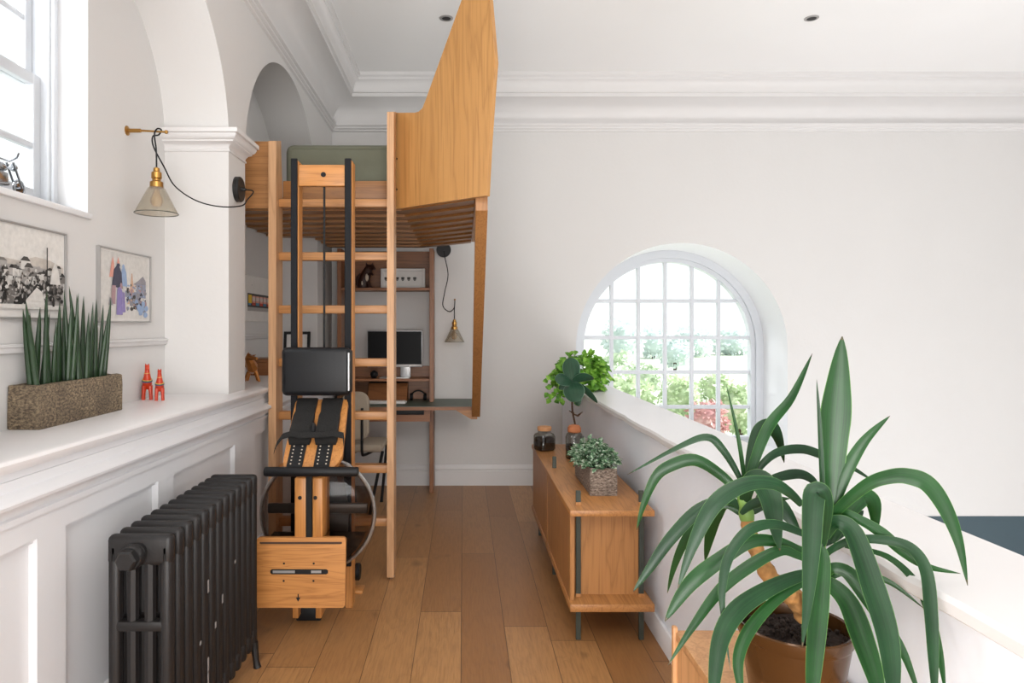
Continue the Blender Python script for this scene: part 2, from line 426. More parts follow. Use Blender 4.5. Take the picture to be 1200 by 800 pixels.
        o = bpy.data.objects.new(name, me); COL.objects.link(o)
        if parent: o.parent = parent
        return o

def tag(o, label, cat, group=None, kind=None):
    if label: o['label'] = label
    if cat: o['category'] = cat
    if group: o['group'] = group
    if kind: o['kind'] = kind
    return o

def thing(name, label, cat, loc, group=None, kind=None):
    o = bpy.data.objects.new(name, None); COL.objects.link(o); o.location = loc; o.empty_display_size = .1
    return tag(o, label, cat, group, kind)

def struct(name, mb, mat=None, parent=None, smooth=True, label=None):
    o = mb.build(name, mat, parent, smooth)
    if parent is None: o['kind'] = 'structure'
    if label: o['label'] = label
    return o

# picture geometry of the place: station of the camera and a way to read a point off at a known depth
CX, CY, F, H = 543.0, 382.0, 800.0, 1.33
def P(px, py, y): return Vector(((px - CX) * y / F, y, H + (CY - py) * y / F))
def X(px, y): return (px - CX) * y / F
def Z(py, y): return H + (CY - py) * y / F

def spline(pts, n):
    out = []; m = len(pts)
    for i in range(m - 1):
        p0 = pts[max(i - 1, 0)]; p1 = pts[i]; p2 = pts[i + 1]; p3 = pts[min(i + 2, m - 1)]
        for k in range(n):
            t = k / n
            out.append(.5 * ((2 * p1) + (p2 - p0) * t + (2 * p0 - 5 * p1 + 4 * p2 - p3) * t * t + (3 * p1 - p0 - 3 * p2 + p3) * t ** 3))
    out.append(pts[-1].copy()); return out

# ================================================================== ROOM SHELL
YB, XW, XR, ZC, YF = 5.72, -1.10, 5.4, 3.36, -1.2   # back wall, left wall plane, far right wall, ceiling, open front
ZL = -2.7                                             # level of the floor below the stairwell
PX = 0.83                                             # face of the stairwell parapet

struct('floor', MB().box(-1.42, 1.0, YF, YB + .1, -.12, 0), M['floor'], smooth=False, label='wide oak floorboards running away from the camera')
struct('floor_lower', MB().box(1.0, XR, YF, YB, ZL - .1, ZL), M['floor'], smooth=False)
struct('ceiling', MB().box(-1.5, XR, YF, YB + .1, ZC, ZC + .1), M['ceiling'], smooth=False)
struct('wall_right', MB().box(XR, XR + .1, YF, YB, ZL, ZC), M['wall'], smooth=False)

# --- back wall with the arched window opening
WX, WZ, WR, WB = 1.83, 1.14, .887, .25       # opening at the wall face
IX, IZ, IR, IB, IY = 1.83, 1.155, .852, .29, 6.10
mb = MB()
def rect_y(mb, x0, x1, z0, z1, y=YB): mb.add([(x0, y, z0), (x1, y, z0), (x1, y, z1), (x0, y, z1)], [(0, 1, 2, 3)])
ZD = -.262
rect_y(mb, -1.5, WX - WR, ZD, ZC); rect_y(mb, WX + WR, XR, ZD, ZC); rect_y(mb, WX - WR, WX + WR, ZD, WB)
NA = 48
arc = [(WX - WR * math.cos(PI * i / NA), WZ + WR * math.sin(PI * i / NA)) for i in range(NA + 1)]
for (xa, za), (xb, zb) in zip(arc, arc[1:]):
    mb.add([(xa, YB, za), (xb, YB, zb), (xb, YB, ZC), (xa, YB, ZC)], [(0, 1, 2, 3)])
mb2 = MB()
outer = [(WX - WR, WB)] + arc + [(WX + WR, WB)]
iarc = [(IX - IR * math.cos(PI * i / NA), IZ + IR * math.sin(PI * i / NA)) for i in range(NA + 1)]
inner = [(IX - IR, IB)] + iarc + [(IX + IR, IB)]
struct('wall_back', mb, M['wall'], smooth=False, label='tall white back wall with an arched window')
mb2.grid([[Vector((x, YB, z)) for x, z in outer + outer[:1]], [Vector((x, IY, z)) for x, z in inner + inner[:1]]])
# the window itself
w2 = thing('window_2', 'arched multi-pane window in the back wall', None, (IX, IY, IB), kind='structure')
struct('window_reveal', mb2, M['wall_white'], w2)
GR, GB = .748, .34
garc = [(IX - GR * math.cos(PI * i / NA), IZ + GR * math.sin(PI * i / NA)) for i in range(NA + 1)]
gin = [(IX - GR, GB)] + garc + [(IX + GR, GB)]
def ring(o, i, ya, yb):
    m = MB()
    o = o + o[:1]; i = i + i[:1]
    m.grid([[Vector((x, yb, z)) for x, z in o], [Vector((x, ya, z)) for x, z in o], [Vector((x, ya, z)) for x, z in i], [Vector((x, yb, z)) for x, z in i]])
    return m
mid = [(IX - .785, GB - .03)] + [(IX - .785 * math.cos(PI * i / NA), IZ + .785 * math.sin(PI * i / NA)) for i in range(NA + 1)] + [(IX + .785, GB - .03)]
fr = ring(inner, mid, IY - .005, IY + .1)
fr2 = ring(mid, gin, IY + .02, IY + .1)
fr.add(fr2.v, fr2.f)
struct('window_frame', fr, M['frame_white'], w2)
bars = MB()
for k in range(-2, 3):
    x = IX - .012 + .241 * k
    top = IZ + math.sqrt(max(0, GR ** 2 - (x - IX) ** 2))
    bars.box(x - .016, x + .016, IY + .045, IY + .085, GB - .01, top + .01, .004, 1)
for z in (1.556, 1.226, .915, .602):
    hw = GR if z < IZ else math.sqrt(GR ** 2 - (z - IZ) ** 2)
    bars.box(IX - hw - .01, IX + hw + .01, IY + .047, IY + .083, z - .016, z + .016, .004, 1)
struct('glazing_bars', bars, M['frame_white'], w2)
struct('window_pane', MB().poly([(x, IY + .065, z) for x, z in gin]), M['pane'], w2, smooth=False)
# lower dark dado of the back wall in the stairwell
struct('wall_back_lower', MB().box(1.0, XR, YB - .005, YB + .1, ZL, ZD), M['teal'], smooth=False, label='dark teal lower wall down in the stairwell')

# --- left wall: two arched recesses, pier between them
SZ = 1.012                                            # ledge height
A1 = dict(y0=1.48, y1=3.20, zs=2.2, b=.69); A2 = dict(y0=3.44, y1=5.15, zs=2.17, b=.75)
XB = -1.40
def arch_z(a, y):
    c = (a['y0'] + a['y1']) / 2; h = (a['y1'] - a['y0']) / 2
    return a['zs'] + a['b'] * math.sqrt(max(0, 1 - ((y - c) / h) ** 2))
mb = MB()
def rect_x(mb, y0, y1, z0, z1, x=XW): mb.add([(x, y0, z0), (x, y1, z0), (x, y1, z1), (x, y0, z1)], [(0, 1, 2, 3)])
rect_x(mb, YF, A1['y0'], 0, ZC); rect_x(mb, A1['y1'], A2['y0'], SZ - .1, ZC); rect_x(mb, A2['y1'], YB, 0, ZC)
for a in (A1, A2):
    c = (a['y0'] + a['y1']) / 2; h = (a['y1'] - a['y0']) / 2
    ys = [c - h * math.cos(PI * i / 40) for i in range(41)]
    for ya, yb in zip(ys, ys[1:]):
        mb.add([(XW, ya, arch_z(a, ya)), (XW, yb, arch_z(a, yb)), (XW, yb, ZC), (XW, ya, ZC)], [(0, 1, 2, 3)])
struct('wall_left', mb, M['wall'], smooth=False, label='white left wall with two arched recesses')
for a in (A1, A2):
    mb = MB(); c = (a['y0'] + a['y1']) / 2; h = (a['y1'] - a['y0']) / 2
    ys = [c - h * math.cos(PI * i / 40) for i in range(41)]
    prof = [(a['y0'], SZ - .05)] + [(y, arch_z(a, y)) for y in ys] + [(a['y1'], SZ - .05)]
    mb.grid([[Vector((XW, y, z)) for y, z in prof], [Vector((XB, y, z)) for y, z in prof]])
    struct('wall_left_arch', mb, M['wall'])
# recess back walls, first one with the sash window opening
LY0, LY1, LZ0, LZ1 = 1.66, 2.545, 1.75, 2.72
mb = MB()
rect_x(mb, A1['y0'], LY0, SZ - .05, 2.95, XB); rect_x(mb, LY1, A1['y1'], SZ - .05, 2.95, XB)
rect_x(mb, LY0, LY1, SZ - .05, LZ0, XB); rect_x(mb, LY0, LY1, LZ1, 2.95, XB)
rect_x(mb, A2['y0'], A2['y1'], SZ - .05, 2.95, XB)
struct('wall_left_recess', mb, M['wall'], smooth=False)
# dado rail in both recesses
mb = MB()
for y0, y1 in ((A1['y0'], A1['y1']), (A2['y0'], A2['y1'])):
    mb.box(XB, XB + .014, y0, y1, 1.245, 1.275, .004, 2); mb.box(XB, XB + .02, y0, y1, 1.262, 1.27, .003, 1)
struct('trim_3', mb, M['trim'], label='narrow dado rail along the recesses')

# sash window in the left recess
w1 = thing('window_1', 'bright sash window in the left recess', None, (XB, (LY0 + LY1) / 2, LZ0), kind='structure')
XI = -1.515
rv = MB()
rp = [(LY0, LZ0), (LY1, LZ0), (LY1, LZ1), (LY0, LZ1), (LY0, LZ0)]
rv.grid([[Vector((XB, y, z)) for y, z in rp], [Vector((XI, y, z)) for y, z in rp]])
struct('window_reveal', rv, M['wall_white'], w1, smooth=False)
struct('window_sill', MB().box(XI, XB + .014, LY0 - .02, LY1 + .012, LZ0 - .022, LZ0, .006), M['wall_white'], w1)
fm = MB()
for y0, y1 in ((LY0, LY0 + .05), (LY1 - .05, LY1)):
    fm.box(XI - .08, XI, y0, y1, LZ0, LZ1, .006)
    fm.box(XI - .03, XI + .012, y0 + .012, y1 - .012, LZ0, LZ1, .005)
fm.box(XI - .078, XI - .002, LY0 + .045, LY1 - .045, LZ1 - .05, LZ1, .006); fm.box(XI - .078, XI - .002, LY0 + .045, LY1 - .045, LZ0, LZ0 + .03, .006)
struct('window_frame', fm, M['frame_white'], w1, smooth=False)
for nm, xo, z0, z1, bz in (('lower_sash', -.045, LZ0 + .03, 2.24, (1.98,)), ('upper_sash', -.075, 2.20, LZ1 - .05, (2.44,))):
    sm = MB()
    ya, yb = LY0 + .05, LY1 - .05
    for y0, y1 in ((ya, ya + .04), (yb - .04, yb)): sm.box(XI + xo - .015, XI + xo + .015, y0, y1, z0, z1, .004)
    for q0, q1 in ((z0, z0 + .045), (z1 - .04, z1)): sm.box(XI + xo - .0135, XI + xo + .0135, ya + .038, yb - .038, q0, q1, .004)
    for z in bz: sm.box(XI + xo - .012, XI + xo + .012, ya + .038, yb - .038, z - .011, z + .011, .003, 1)
    sm.box(XI + xo - .011, XI + xo + .011, (ya + yb) / 2 - .011, (ya + yb) / 2 + .011, z0 + .04, z1 - .035, .003, 1)
    struct(nm, sm, M['frame_white'], w1, smooth=False)
    struct('window_pane', MB().poly([(XI + xo, ya, z0), (XI + xo, yb, z0), (XI + xo, yb, z1), (XI + xo, ya, z1)]), M['pane'], w1, smooth=False)

# pier capital
prof = [(0, 2.148), (.006, 2.15), (.006, 2.158), (.001, 2.162), (.004, 2.172), (.014, 2.184), (.03, 2.190), (.03, 2.197), (.038, 2.2), (.045, 2.208), (.05, 2.218), (.05, 2.224), (.06, 2.226), (.06, 2.246), (0, 2.25)]
mb = MB(); rows = []
for o, z in prof:
    rows.append([Vector((XB, A1['y1'] - o, z)), Vector((XW + o, A1['y1'] - o, z)), Vector((XW + o, A2['y0'] + o * .6, z)), Vector((XB, A2['y0'] + o * .6, z))])
mb.grid(rows)
struct('trim_2', mb, M['trim'], label='moulded capital on the pier between the two arches')

# cornice, swept along the left wall and the back wall
prof = [(0, 2.955), (.015, 2.96), (.015, 2.972), (.03, 2.98), (.03, 2.992), (.045, 3.0), (.045, 3.018), (.008, 3.024), (.012, 3.06), (.035, 3.11), (.08, 3.15), (.14, 3.178), (.2, 3.186),
        (.2, 3.212), (.215, 3.218), (.215, 3.25), (.225, 3.275), (.245, 3.30), (.258, 3.305), (.258, 3.325), (.275, 3.335), (.275, ZC)]
mb = MB()
mb.grid([[Vector((XW + o, YF, z)), Vector((XW + o, YB - o, z)), Vector((XR, YB - o, z))] for o, z in prof])
struct('trim_1', mb, M['trim'], label='deep coved plaster cornice')

# baseboard along the back wall
mb = MB()
mb.grid([[Vector((x, YB - o, z)) for x in (-1.08, PX - .01)] for o, z in [(.022, 0), (.022, .118), (.016, .124), (.016, .13), (.02, .136), (.012, .158), (.004, .17), (0, .172)]])
struct('baseboard_back', mb, M['trim'])

# --- panelled lower wall with ledge on the left
def xs(y): return -1.10 + .03 * (min(max(y, -1.2), 3.4) - 1.5)
def hbox(mb, y0, y1, z0, z1, o0, o1):
    a0, a1, b0, b1 = xs(y0) + o0, xs(y1) + o0, xs(y0) + o1, xs(y1) + o1
    mb.hexa([(a0, y0, z0), (a1, y1, z0), (b1, y1, z0), (b0, y0, z0), (a0, y0, z1), (a1, y1, z1), (b1, y1, z1), (b0, y0, z1)])
def sweep_y(mb, prof, ys):
    mb.grid([[Vector((xs(y) + o, y, z)) for y in ys] for o, z in prof])
YS = [YF, 1.5, 3.4, YB]
mb = MB()
sweep_y(mb, [(-.022, 0), (-.022, .95)], YS)                # sunk panel plane
pan = [(-.9, -.2), (-.08, .66), (.78, 1.75), (1.87, 2.40), (2.52, 3.14), (3.42, 3.95), (4.07, 4.6), (4.72, 5.25)]
prev = YF
for a, b in pan + [(YB, YB)]:
    for q0, q1 in ((prev, min(a, 3.4)), (max(prev, 3.4), a)):
        if q1 - q0 > .01: hbox(mb, q0, q1, .17, .955, -.034, 0)
    prev = b
    if a == YB: break
    hbox(mb, a, b, .785, .955, -.034, 0); hbox(mb, a, b, .15, .225, -.02, 0)
    for z0, z1 in ((.774, .787), (.223, .236)): hbox(mb, a, b, z0, z1, -.022, -.010)
struct('wall_left_panelling', mb, M['panel'], smooth=False, label='white panelled dado wall below the ledge')
mb = MB()
sweep_y(mb, [(0, .845), (.01, .847), (.01, .862), (.003, .866), (.003, .872), (.014, .876), (.014, .884), (.022, .896), (.036, .90), (.038, .908), (.034, .914), (-.005, .93), (-.006, .985)], YS)
struct('trim_4', mb, M['panel'], label='moulded rail under the white ledge')
mb = MB()
prof_l = [(-.012, .974), (.004, .976), (.012, .984), (.018, .990), (.02, 1.0), (.016, 1.008), (.008, SZ)]
sweep_y(mb, prof_l, YS)
for y0, y1 in zip(YS, YS[1:]):
    mb.add([(XB - .01, y0, SZ), (XB - .01, y1, SZ), (xs(y1) + .008, y1, SZ), (xs(y0) + .008, y0, SZ)], [(0, 1, 2, 3)])
struct('trim_5', mb, M['marble'], label='white ledge running along the left wall')
mb = MB()
sweep_y(mb, [(.02, 0), (.02, .13), (.014, .138), (.016, .148), (.006, .165), (0, .172)], YS)
struct('baseboard_left', mb, M['panel'])

# --- stairwell parapet and coping
mb = MB(); mb.box(PX, 1.07, YF, YB, ZL, .858)
struct('wall_stairwell', mb, M['plaster'], smooth=False, label='low white parapet wall beside the stairwell')
mb = MB()
ys = [YF + (YB - YF) * i / 60 for i in range(61)]
rnd = random.Random(3)
jig = [rnd.uniform(-.006, .004) for _ in ys]
mb.grid([[Vector((x + (j if x < .85 else 0), y, z)) for y, j in zip(ys, jig)] for x, z in [(PX, .852), (.802, .853), (.796, .858), (.796, .876), (.803, .885), (1.085, .885), (1.092, .878), (1.092, .858), (1.07, .852)]])
struct('trim_6', mb, M['marble'], label='pale stone coping on the parapet')
mb = MB(); mb.box(PX - .014, PX, 1.75, YB, 0, .1, .004)
struct('baseboard_right', mb, M['wall_white'])

# ================================================================== GARDEN beyond the window
struct('ground', MB().box(-60, 120, 6.6, 200, -2.9, -2.7), M['lawn'], smooth=False, label='pale meadow beyond the window')
def leaf_cloud(mb, c, rad, n, size, seed, flat=1.0):
    r = random.Random(seed); c = Vector(c)
    for i in range(n):
        d = Vector((r.gauss(0, 1), r.gauss(0, 1), r.gauss(0, 1))).normalized()
        q = r.uniform(.72, 1.02) * (1 + .16 * math.sin(5 * d.x + seed) * math.cos(4 * d.z + 2 * d.y))
        p = c + Vector((d.x * rad[0], d.y * rad[1], d.z * rad[2])) * q
        t = (d + Vector((r.uniform(-1, 1), r.uniform(-1, 1), r.uniform(-.9, .5)))).normalized()
        nn = (d + Vector((r.uniform(-.6, .6), r.uniform(-.6, .6), r.uniform(-.2, .8)))).normalized()
        mb.leafcard(p, t, nn, size * r.uniform(.7, 1.3), size * r.uniform(.5, .8))
def bush(name, label, cat, px, py, y, rpx, mat, group, tall=1.0, n=420):
    r = rpx * y / F
    c = P(px, py, y)
    base = -2.7
    t = thing(name, label, cat, (c.x, y, base), group)
    mb = MB(); mb.ball(c, 1, 14, (r * .8, r * .8, r * tall * .8))
    leaf_cloud(mb, c, (r, r, r * tall), n, r * .3, int(px + py))
    mb.build('foliage', mat, t)
    MB().tube([(c.x, y, base), (c.x, y, c.z)], [max(.06, r * .12), max(.04, r * .08)], 8).build('trunk', M['stem_brown'], t)
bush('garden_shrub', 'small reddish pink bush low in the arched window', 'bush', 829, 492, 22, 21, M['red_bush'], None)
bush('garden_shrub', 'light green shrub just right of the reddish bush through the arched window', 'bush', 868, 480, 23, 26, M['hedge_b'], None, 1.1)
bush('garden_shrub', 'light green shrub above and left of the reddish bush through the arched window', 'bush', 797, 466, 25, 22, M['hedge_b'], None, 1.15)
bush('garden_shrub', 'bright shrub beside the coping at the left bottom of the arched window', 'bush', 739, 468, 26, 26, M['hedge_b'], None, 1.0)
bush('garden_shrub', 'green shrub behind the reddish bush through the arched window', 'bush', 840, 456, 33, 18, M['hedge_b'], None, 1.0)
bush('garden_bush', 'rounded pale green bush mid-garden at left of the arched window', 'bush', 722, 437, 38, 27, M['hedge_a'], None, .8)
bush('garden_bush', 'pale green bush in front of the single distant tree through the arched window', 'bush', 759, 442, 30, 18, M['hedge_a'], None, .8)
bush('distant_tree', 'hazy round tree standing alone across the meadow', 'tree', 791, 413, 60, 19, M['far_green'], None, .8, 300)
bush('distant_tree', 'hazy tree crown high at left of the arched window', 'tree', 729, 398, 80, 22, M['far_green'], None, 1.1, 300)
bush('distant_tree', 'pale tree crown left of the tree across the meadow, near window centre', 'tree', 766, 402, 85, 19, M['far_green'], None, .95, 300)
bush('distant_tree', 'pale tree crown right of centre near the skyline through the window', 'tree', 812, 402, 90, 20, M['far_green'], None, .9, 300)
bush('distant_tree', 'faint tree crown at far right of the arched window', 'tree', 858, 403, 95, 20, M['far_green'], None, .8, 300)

# ================================================================== RADIATOR
rad = thing('radiator', 'black cast-iron column radiator against the panelled wall', 'radiator', (-.89, 2.25, 0))
RZ1 = .752
for k in range(13):
    y = 1.90 + k * .0635; mb = MB()
    w = .037
    xL, xR = -.985, -.805
    foot = k in (0, 12)
    for i, x in enumerate((xL + .019, xL + .066, xR - .066, xR - .019)):
        r = .019 if i in (0, 3) else .0145
        mb.tube([(x, y, .11), (x, y, RZ1 - .05)], r, 8, flat=1.0 if i in (0, 3) else 1.1)
    mb.box(xL, xR, y - w / 2, y + w / 2, RZ1 - .085, RZ1, .015, 3)
    mb.box(xL, xR, y - w / 2, y + w / 2, .085, .16, .015, 3)
    mb.box(xL + .01, xR - .01, y - .017, y + .017, .485, .515, .008, 2)
    for x in (xL + .002, xR - .036):
        mb.box(x, x + .034, y - w / 2, y + w / 2, .10, RZ1 - .02, .014, 3)
    for z in (RZ1 - .042, .12):
        mb.lathe([(.024, -.032), (.024, .032)], (-.895, y, z), (0, 1, 0), 12)
    sec = mb.build('radiator_section', M['iron'], rad)
    if foot:
        for x in (xL + .012, xR - .012):
            MB().tube([(x, y, .10), (x + (.008 if x > -.89 else -.008), y, .03), (x + (.014 if x > -.89 else -.014), y, 0)], [.017, .012, .016], 8).build('foot', M['iron'], sec)
mb = MB().lathe([(.034, .0), (.034, .02), (.03, .026)], (-.905, 1.875, .70), (0, -1, 0), 20)
mb.lathe([(.029, .024), (.029, .048), (.024, .054), (0, .054)], (-.905, 1.875, .70), (0, -1, 0), 6)
mb.build('end_plug', M['iron'], rad)
for y, z, h in ((2.17, .51, .04), (2.31, .42, .03), (2.235, .36, .02), (2.175, .26, .05), (2.178, .2, .09), (2.4, .5, .012), (2.06, .36, .012)):
    k = round((y - 1.90) / .0635); yy = 1.90 + k * .0635
    MB().box(-.8055, -.8035, yy - .006, yy + .005, z - h / 2, z + h / 2, .0009, 1).build('paint_chip', M['chip'], rad)

# ================================================================== STONE TROUGH WITH SPIKY SNAKE PLANT
tr = thing('potted_snake_plant', 'rough stone trough of upright cylindrical green spikes on the white ledge', 'plant', (-1.345, 2.35, SZ))
def trough(mb, x0, x1, y0, y1, z0, z1, t=.014, seed=1):
    r = random.Random(seed)
    def lp(a, z, j): 
        pts = []
        cs = [(x0 + a, y0 + a), (x1 - a, y0 + a), (x1 - a, y1 - a), (x0 + a, y1 - a)]
        for (xa, ya), (xb, yb) in zip(cs, cs[1:] + cs[:1]):
            for k in range(6):
                q = k / 6
                pts.append(Vector((xa + (xb - xa) * q + r.uniform(-j, j), ya + (yb - ya) * q + r.uniform(-j, j), z + r.uniform(-j, j))))
        return pts
    mb.grid([lp(.002, z0, 0), lp(0, z0 + .003, .001), lp(0, z0 + (z1 - z0) * .35, .002), lp(0, z0 + (z1 - z0) * .7, .002), lp(0, z1 - .003, .002), lp(.004, z1, .002), lp(t, z1, .001), lp(t + .002, z1 - .02, .001)], True)
    mb.add(lp(.002, z0, 0), [tuple(range(24))[::-1]])
trough_mb = MB(); trough(trough_mb, -1.396, -1.297, 2.09, 2.595, SZ, SZ + .137)
trough_mb.build('trough', M['stone'], tr, angle=50)
MB().box(-1.384, -1.309, 2.102, 2.583, SZ + .08, SZ + .122).build('soil', M['soil'], tr)
spikes = [(22, 27, 362), (31, 30, 352), (41, 47, 360), (52, 55, 340), (57, 53, 352), (62, 66, 377), (68, 70, 354), (75, 72, 357), (82, 75, 339), (84, 92, 343), (92, 90, 345), (95, 81, 335),
          (96, 98, 347), (101, 104, 366), (105, 109, 354), (111, 113, 350), (121, 121, 357), (116, 127, 366), (130, 130, 349), (48, 58, 366), (88, 66, 362), (79, 84, 352), (37, 35, 366)]
mb = MB(); r_ = random.Random(5)
for i, (bx, tx, ty) in enumerate(spikes):
    xx = -1.345 + r_.uniform(-.028, .03)
    y = -xx * F / (CX - bx); y = min(max(y, 2.115), 2.57)
    b = Vector((xx, y, SZ + .10)); t = P(tx, ty, y + r_.uniform(-.03, .03)); t.x = min(max(t.x, -1.375), -1.2)
    pts = [b.lerp(t, q) + Vector((0, 0, 0)) for q in (0, .2, .4, .6, .8, .93, 1)]
    R = r_.uniform(.0072, .0095)
    mb.tube(pts, [R, R * 1.05, R, R * .9, R * .62, R * .3, R * .05], 8)
mb.build('spikes', M['snake'], tr)

# ================================================================== PICTURES on the left wall
def wall_picture(name, label, y0, y1, z0, z1, fmat, border, x=XB):
    t = thing(name, label, 'picture', (x, (y0 + y1) / 2, z0))
    f = MB(); d = .016; w = .006
    f.box(x, x + d, y0, y0 + w, z0, z1, .001, 1); f.box(x, x + d, y1 - w, y1, z0, z1, .001, 1)
    f.box(x, x + d - .0005, y0 + w, y1 - w, z1 - w, z1, .001, 1); f.box(x, x + d - .0005, y0 + w, y1 - w, z0, z0 + w, .001, 1)
    f.build('frame', fmat, t, smooth=False)
    m = MB().box(x, x + .008, y0 + w, y1 - w, z0 + w, z1 - w); m.build('mount', M['mat_board'], t, smooth=False)
    return t
# monochrome town view
t = wall_picture('framed_photograph', 'framed black and white town photograph, leftmost on the recess wall', 1.80, 2.385, 1.352, 1.652, M['frame_silver'], .02)
art = MB(); rr = random.Random(11); xa = XB + .0085
def a2(y, z, x=None): return ((xa if x is None else x), y, z)
lay = [0]
def shape(mat, pts):
    lay[0] += 1; x = xa + .00002 * lay[0]
    art.use(mat); art.add([a2(y, z, x) for y, z in pts], [tuple(range(len(pts)))])
def blob(mat, y, z, ry, rz, n=9):
    shape(mat, [(y + ry * math.cos(2 * PI * k / n) * rr.uniform(.8, 1.15), z + rz * math.sin(2 * PI * k / n) * rr.uniform(.8, 1.15)) for k in range(n)])
shape(M['art_sky'], [(1.81, 1.385), (2.375, 1.385), (2.375, 1.643), (1.81, 1.643)])
shape(M['art_haze'], [(1.81, 1.50), (1.81, 1.535), (1.95, 1.56), (2.05, 1.54), (2.14, 1.535), (2.22, 1.555), (2.30, 1.55), (2.375, 1.53), (2.375, 1.50)])
shape(M['art_g2'], [(1.81, 1.385), (2.375, 1.385), (2.375, 1.51), (2.2, 1.525), (2.05, 1.52), (1.81, 1.53)])
for k in range(90):
    y = rr.uniform(1.83, 2.36); z = rr.uniform(1.40, 1.515)
    blob(rr.choice([M['art_g4'], M['art_g5'], M['art_g3'], M['art_g4'], M['art_g2']]), y, z, rr.uniform(.008, .026), rr.uniform(.006, .014))
for k in range(34):
    y = 1.83 + k * .016; z = rr.uniform(1.47, 1.525); w = rr.uniform(.012, .024); h = rr.uniform(.014, .028)
    shape(rr.choice([M['art_g1'], M['art_g3'], M['art_g2'], M['art_g1']]), [(y - w, z - h / 2), (y + w, z - h / 2), (y + w, z + h / 2), (y - w, z + h / 2)])
    shape(rr.choice([M['art_g4'], M['art_g3'], M['art_g5']]), [(y - w * 1.1, z + h / 2), (y + w * 1.1, z + h / 2), (y + w * .4, z + h), (y - w * .4, z + h)])
for k in range(60):
    y = rr.uniform(1.83, 2.36); z = rr.uniform(1.405, 1.455)
    blob(rr.choice([M['art_g4'], M['art_g5'], M['art_g3']]), y, z, rr.uniform(.006, .016), rr.uniform(.008, .016))
for k in range(320):
    y = rr.uniform(1.83, 2.36); z = rr.gauss(1.462, .03)
    if 1.40 < z < 1.53: blob(rr.choice([M['art_g4'], M['art_g5'], M['art_g3'], M['art_g5'], M['art_g2'], M['art_g1']]), y, z, rr.uniform(.003, .009), rr.uniform(.003, .009), 6)
shape(M['art_g1'], [(2.12, 1.385), (2.26, 1.385), (2.24, 1.44), (2.21, 1.455), (2.19, 1.44)])
shape(M['art_g1'], [(1.81, 1.385), (2.375, 1.385), (2.375, 1.40), (1.81, 1.396)])
for y, z, h in ((2.15, 1.40, .035), (2.13, 1.40, .03), (1.98, 1.395, .045), (1.88, 1.395, .06), (2.3, 1.395, .03)):
    shape(M['art_g5'], [(y - .006, z), (y + .006, z), (y + .004, z + h), (y - .004, z + h)])
shape(M['art_g5'], [(2.262, 1.48), (2.268, 1.48), (2.268, 1.59), (2.262, 1.59)])
shape(M['art_g1'], [(2.28, 1.47), (2.34, 1.47), (2.33, 1.515), (2.31, 1.545), (2.29, 1.515)])
art.build('print', None, t, smooth=False)

# harbour watercolour
t = wall_picture('framed_watercolour', 'framed watercolour of robed figures, right of the black and white photograph', 2.60, 3.03, 1.345, 1.638, M['frame_silver'], .02)
art = MB(); lay[0] = 0
def ql(y, z):     # picture plane: y 0..1 across, z 0..1 up
    return (2.62 + .39 * y, 1.36 + .265 * z)
def qs(mat, pts): shape(mat, [ql(a, b) for a, b in pts])
def qb(mat, y, z, a, b):
    blob(mat, *ql(y, z), a * .39, b * .265)
qs(M['art_g1'], [(0, 0), (1, 0), (1, 1), (0, 1)])
qs(M['art_slate'], [(.5, .3), (.6, .42), (.75, .36), (.95, .22), (.95, .1), (.8, .12), (.62, .22)])
qs(M['art_grey_blue'], [(.48, .34), (.95, .34), (.95, .42), (.48, .44)])
qs(M['art_tan'], [(.58, .42), (.62, .72), (.64, .72), (.68, .42)])
qs(M['art_slate'], [(.66, .55), (.95, .52), (.95, .62), (.88, .7), (.78, .62)])
qs(M['art_grey_blue'], [(.72, .4), (.95, .4), (.95, .56), (.74, .56)])
for k in range(26): qb(rr.choice([M['art_grey_blue'], M['art_slate'], M['art_tan'], M['art_rose'], M['art_g4'], M['art_sky_blue']]), rr.uniform(.52, .95), rr.uniform(.14, .52), rr.uniform(.02, .05), rr.uniform(.015, .05))
for k in range(70): qb(rr.choice([M['art_grey_blue'], M['art_slate'], M['art_tan'], M['art_rose'], M['art_g4'], M['art_sky_blue'], M['art_navy']]), rr.uniform(.5, .95), rr.uniform(.14, .55), rr.uniform(.006, .02), rr.uniform(.008, .025))
for k in range(9): qb(M['art_sky_blue'], rr.uniform(.75, .95), rr.uniform(.06, .25), .05, .05)
qs(M['art_sky_blue'], [(.36, .5), (.52, .5), (.5, .72), (.45, .82), (.4, .76)]); qb(M['art_sky_blue'], .44, .8, .03, .04)
qs(M['art_pink'], [(.15, .62), (.24, .62), (.25, .82), (.22, .93), (.19, .82)])
qs(M['art_navy'], [(.2, .48), (.42, .46), (.4, .7), (.33, .84), (.24, .74)]); qs(M['art_navy'], [(.29, .8), (.37, .8), (.34, .9)])
qs(M['art_pink'], [(.3, .84), (.36, .84), (.33, .94)])
qs(M['art_rose'], [(.18, .22), (.27, .22), (.28, .5), (.2, .5)]); qs(M['art_slate'], [(.14, .2), (.22, .2), (.2, .3), (.16, .32)])
qs(M['art_violet'], [(.29, .06), (.42, .06), (.42, .4), (.38, .5), (.31, .46)]); qb(M['art_rose'], .39, .5, .025, .05)
qs(M['art_violet'], [(.42, .1), (.48, .1), (.46, .4), (.43, .42)])
art.build('print', None, t, smooth=False)

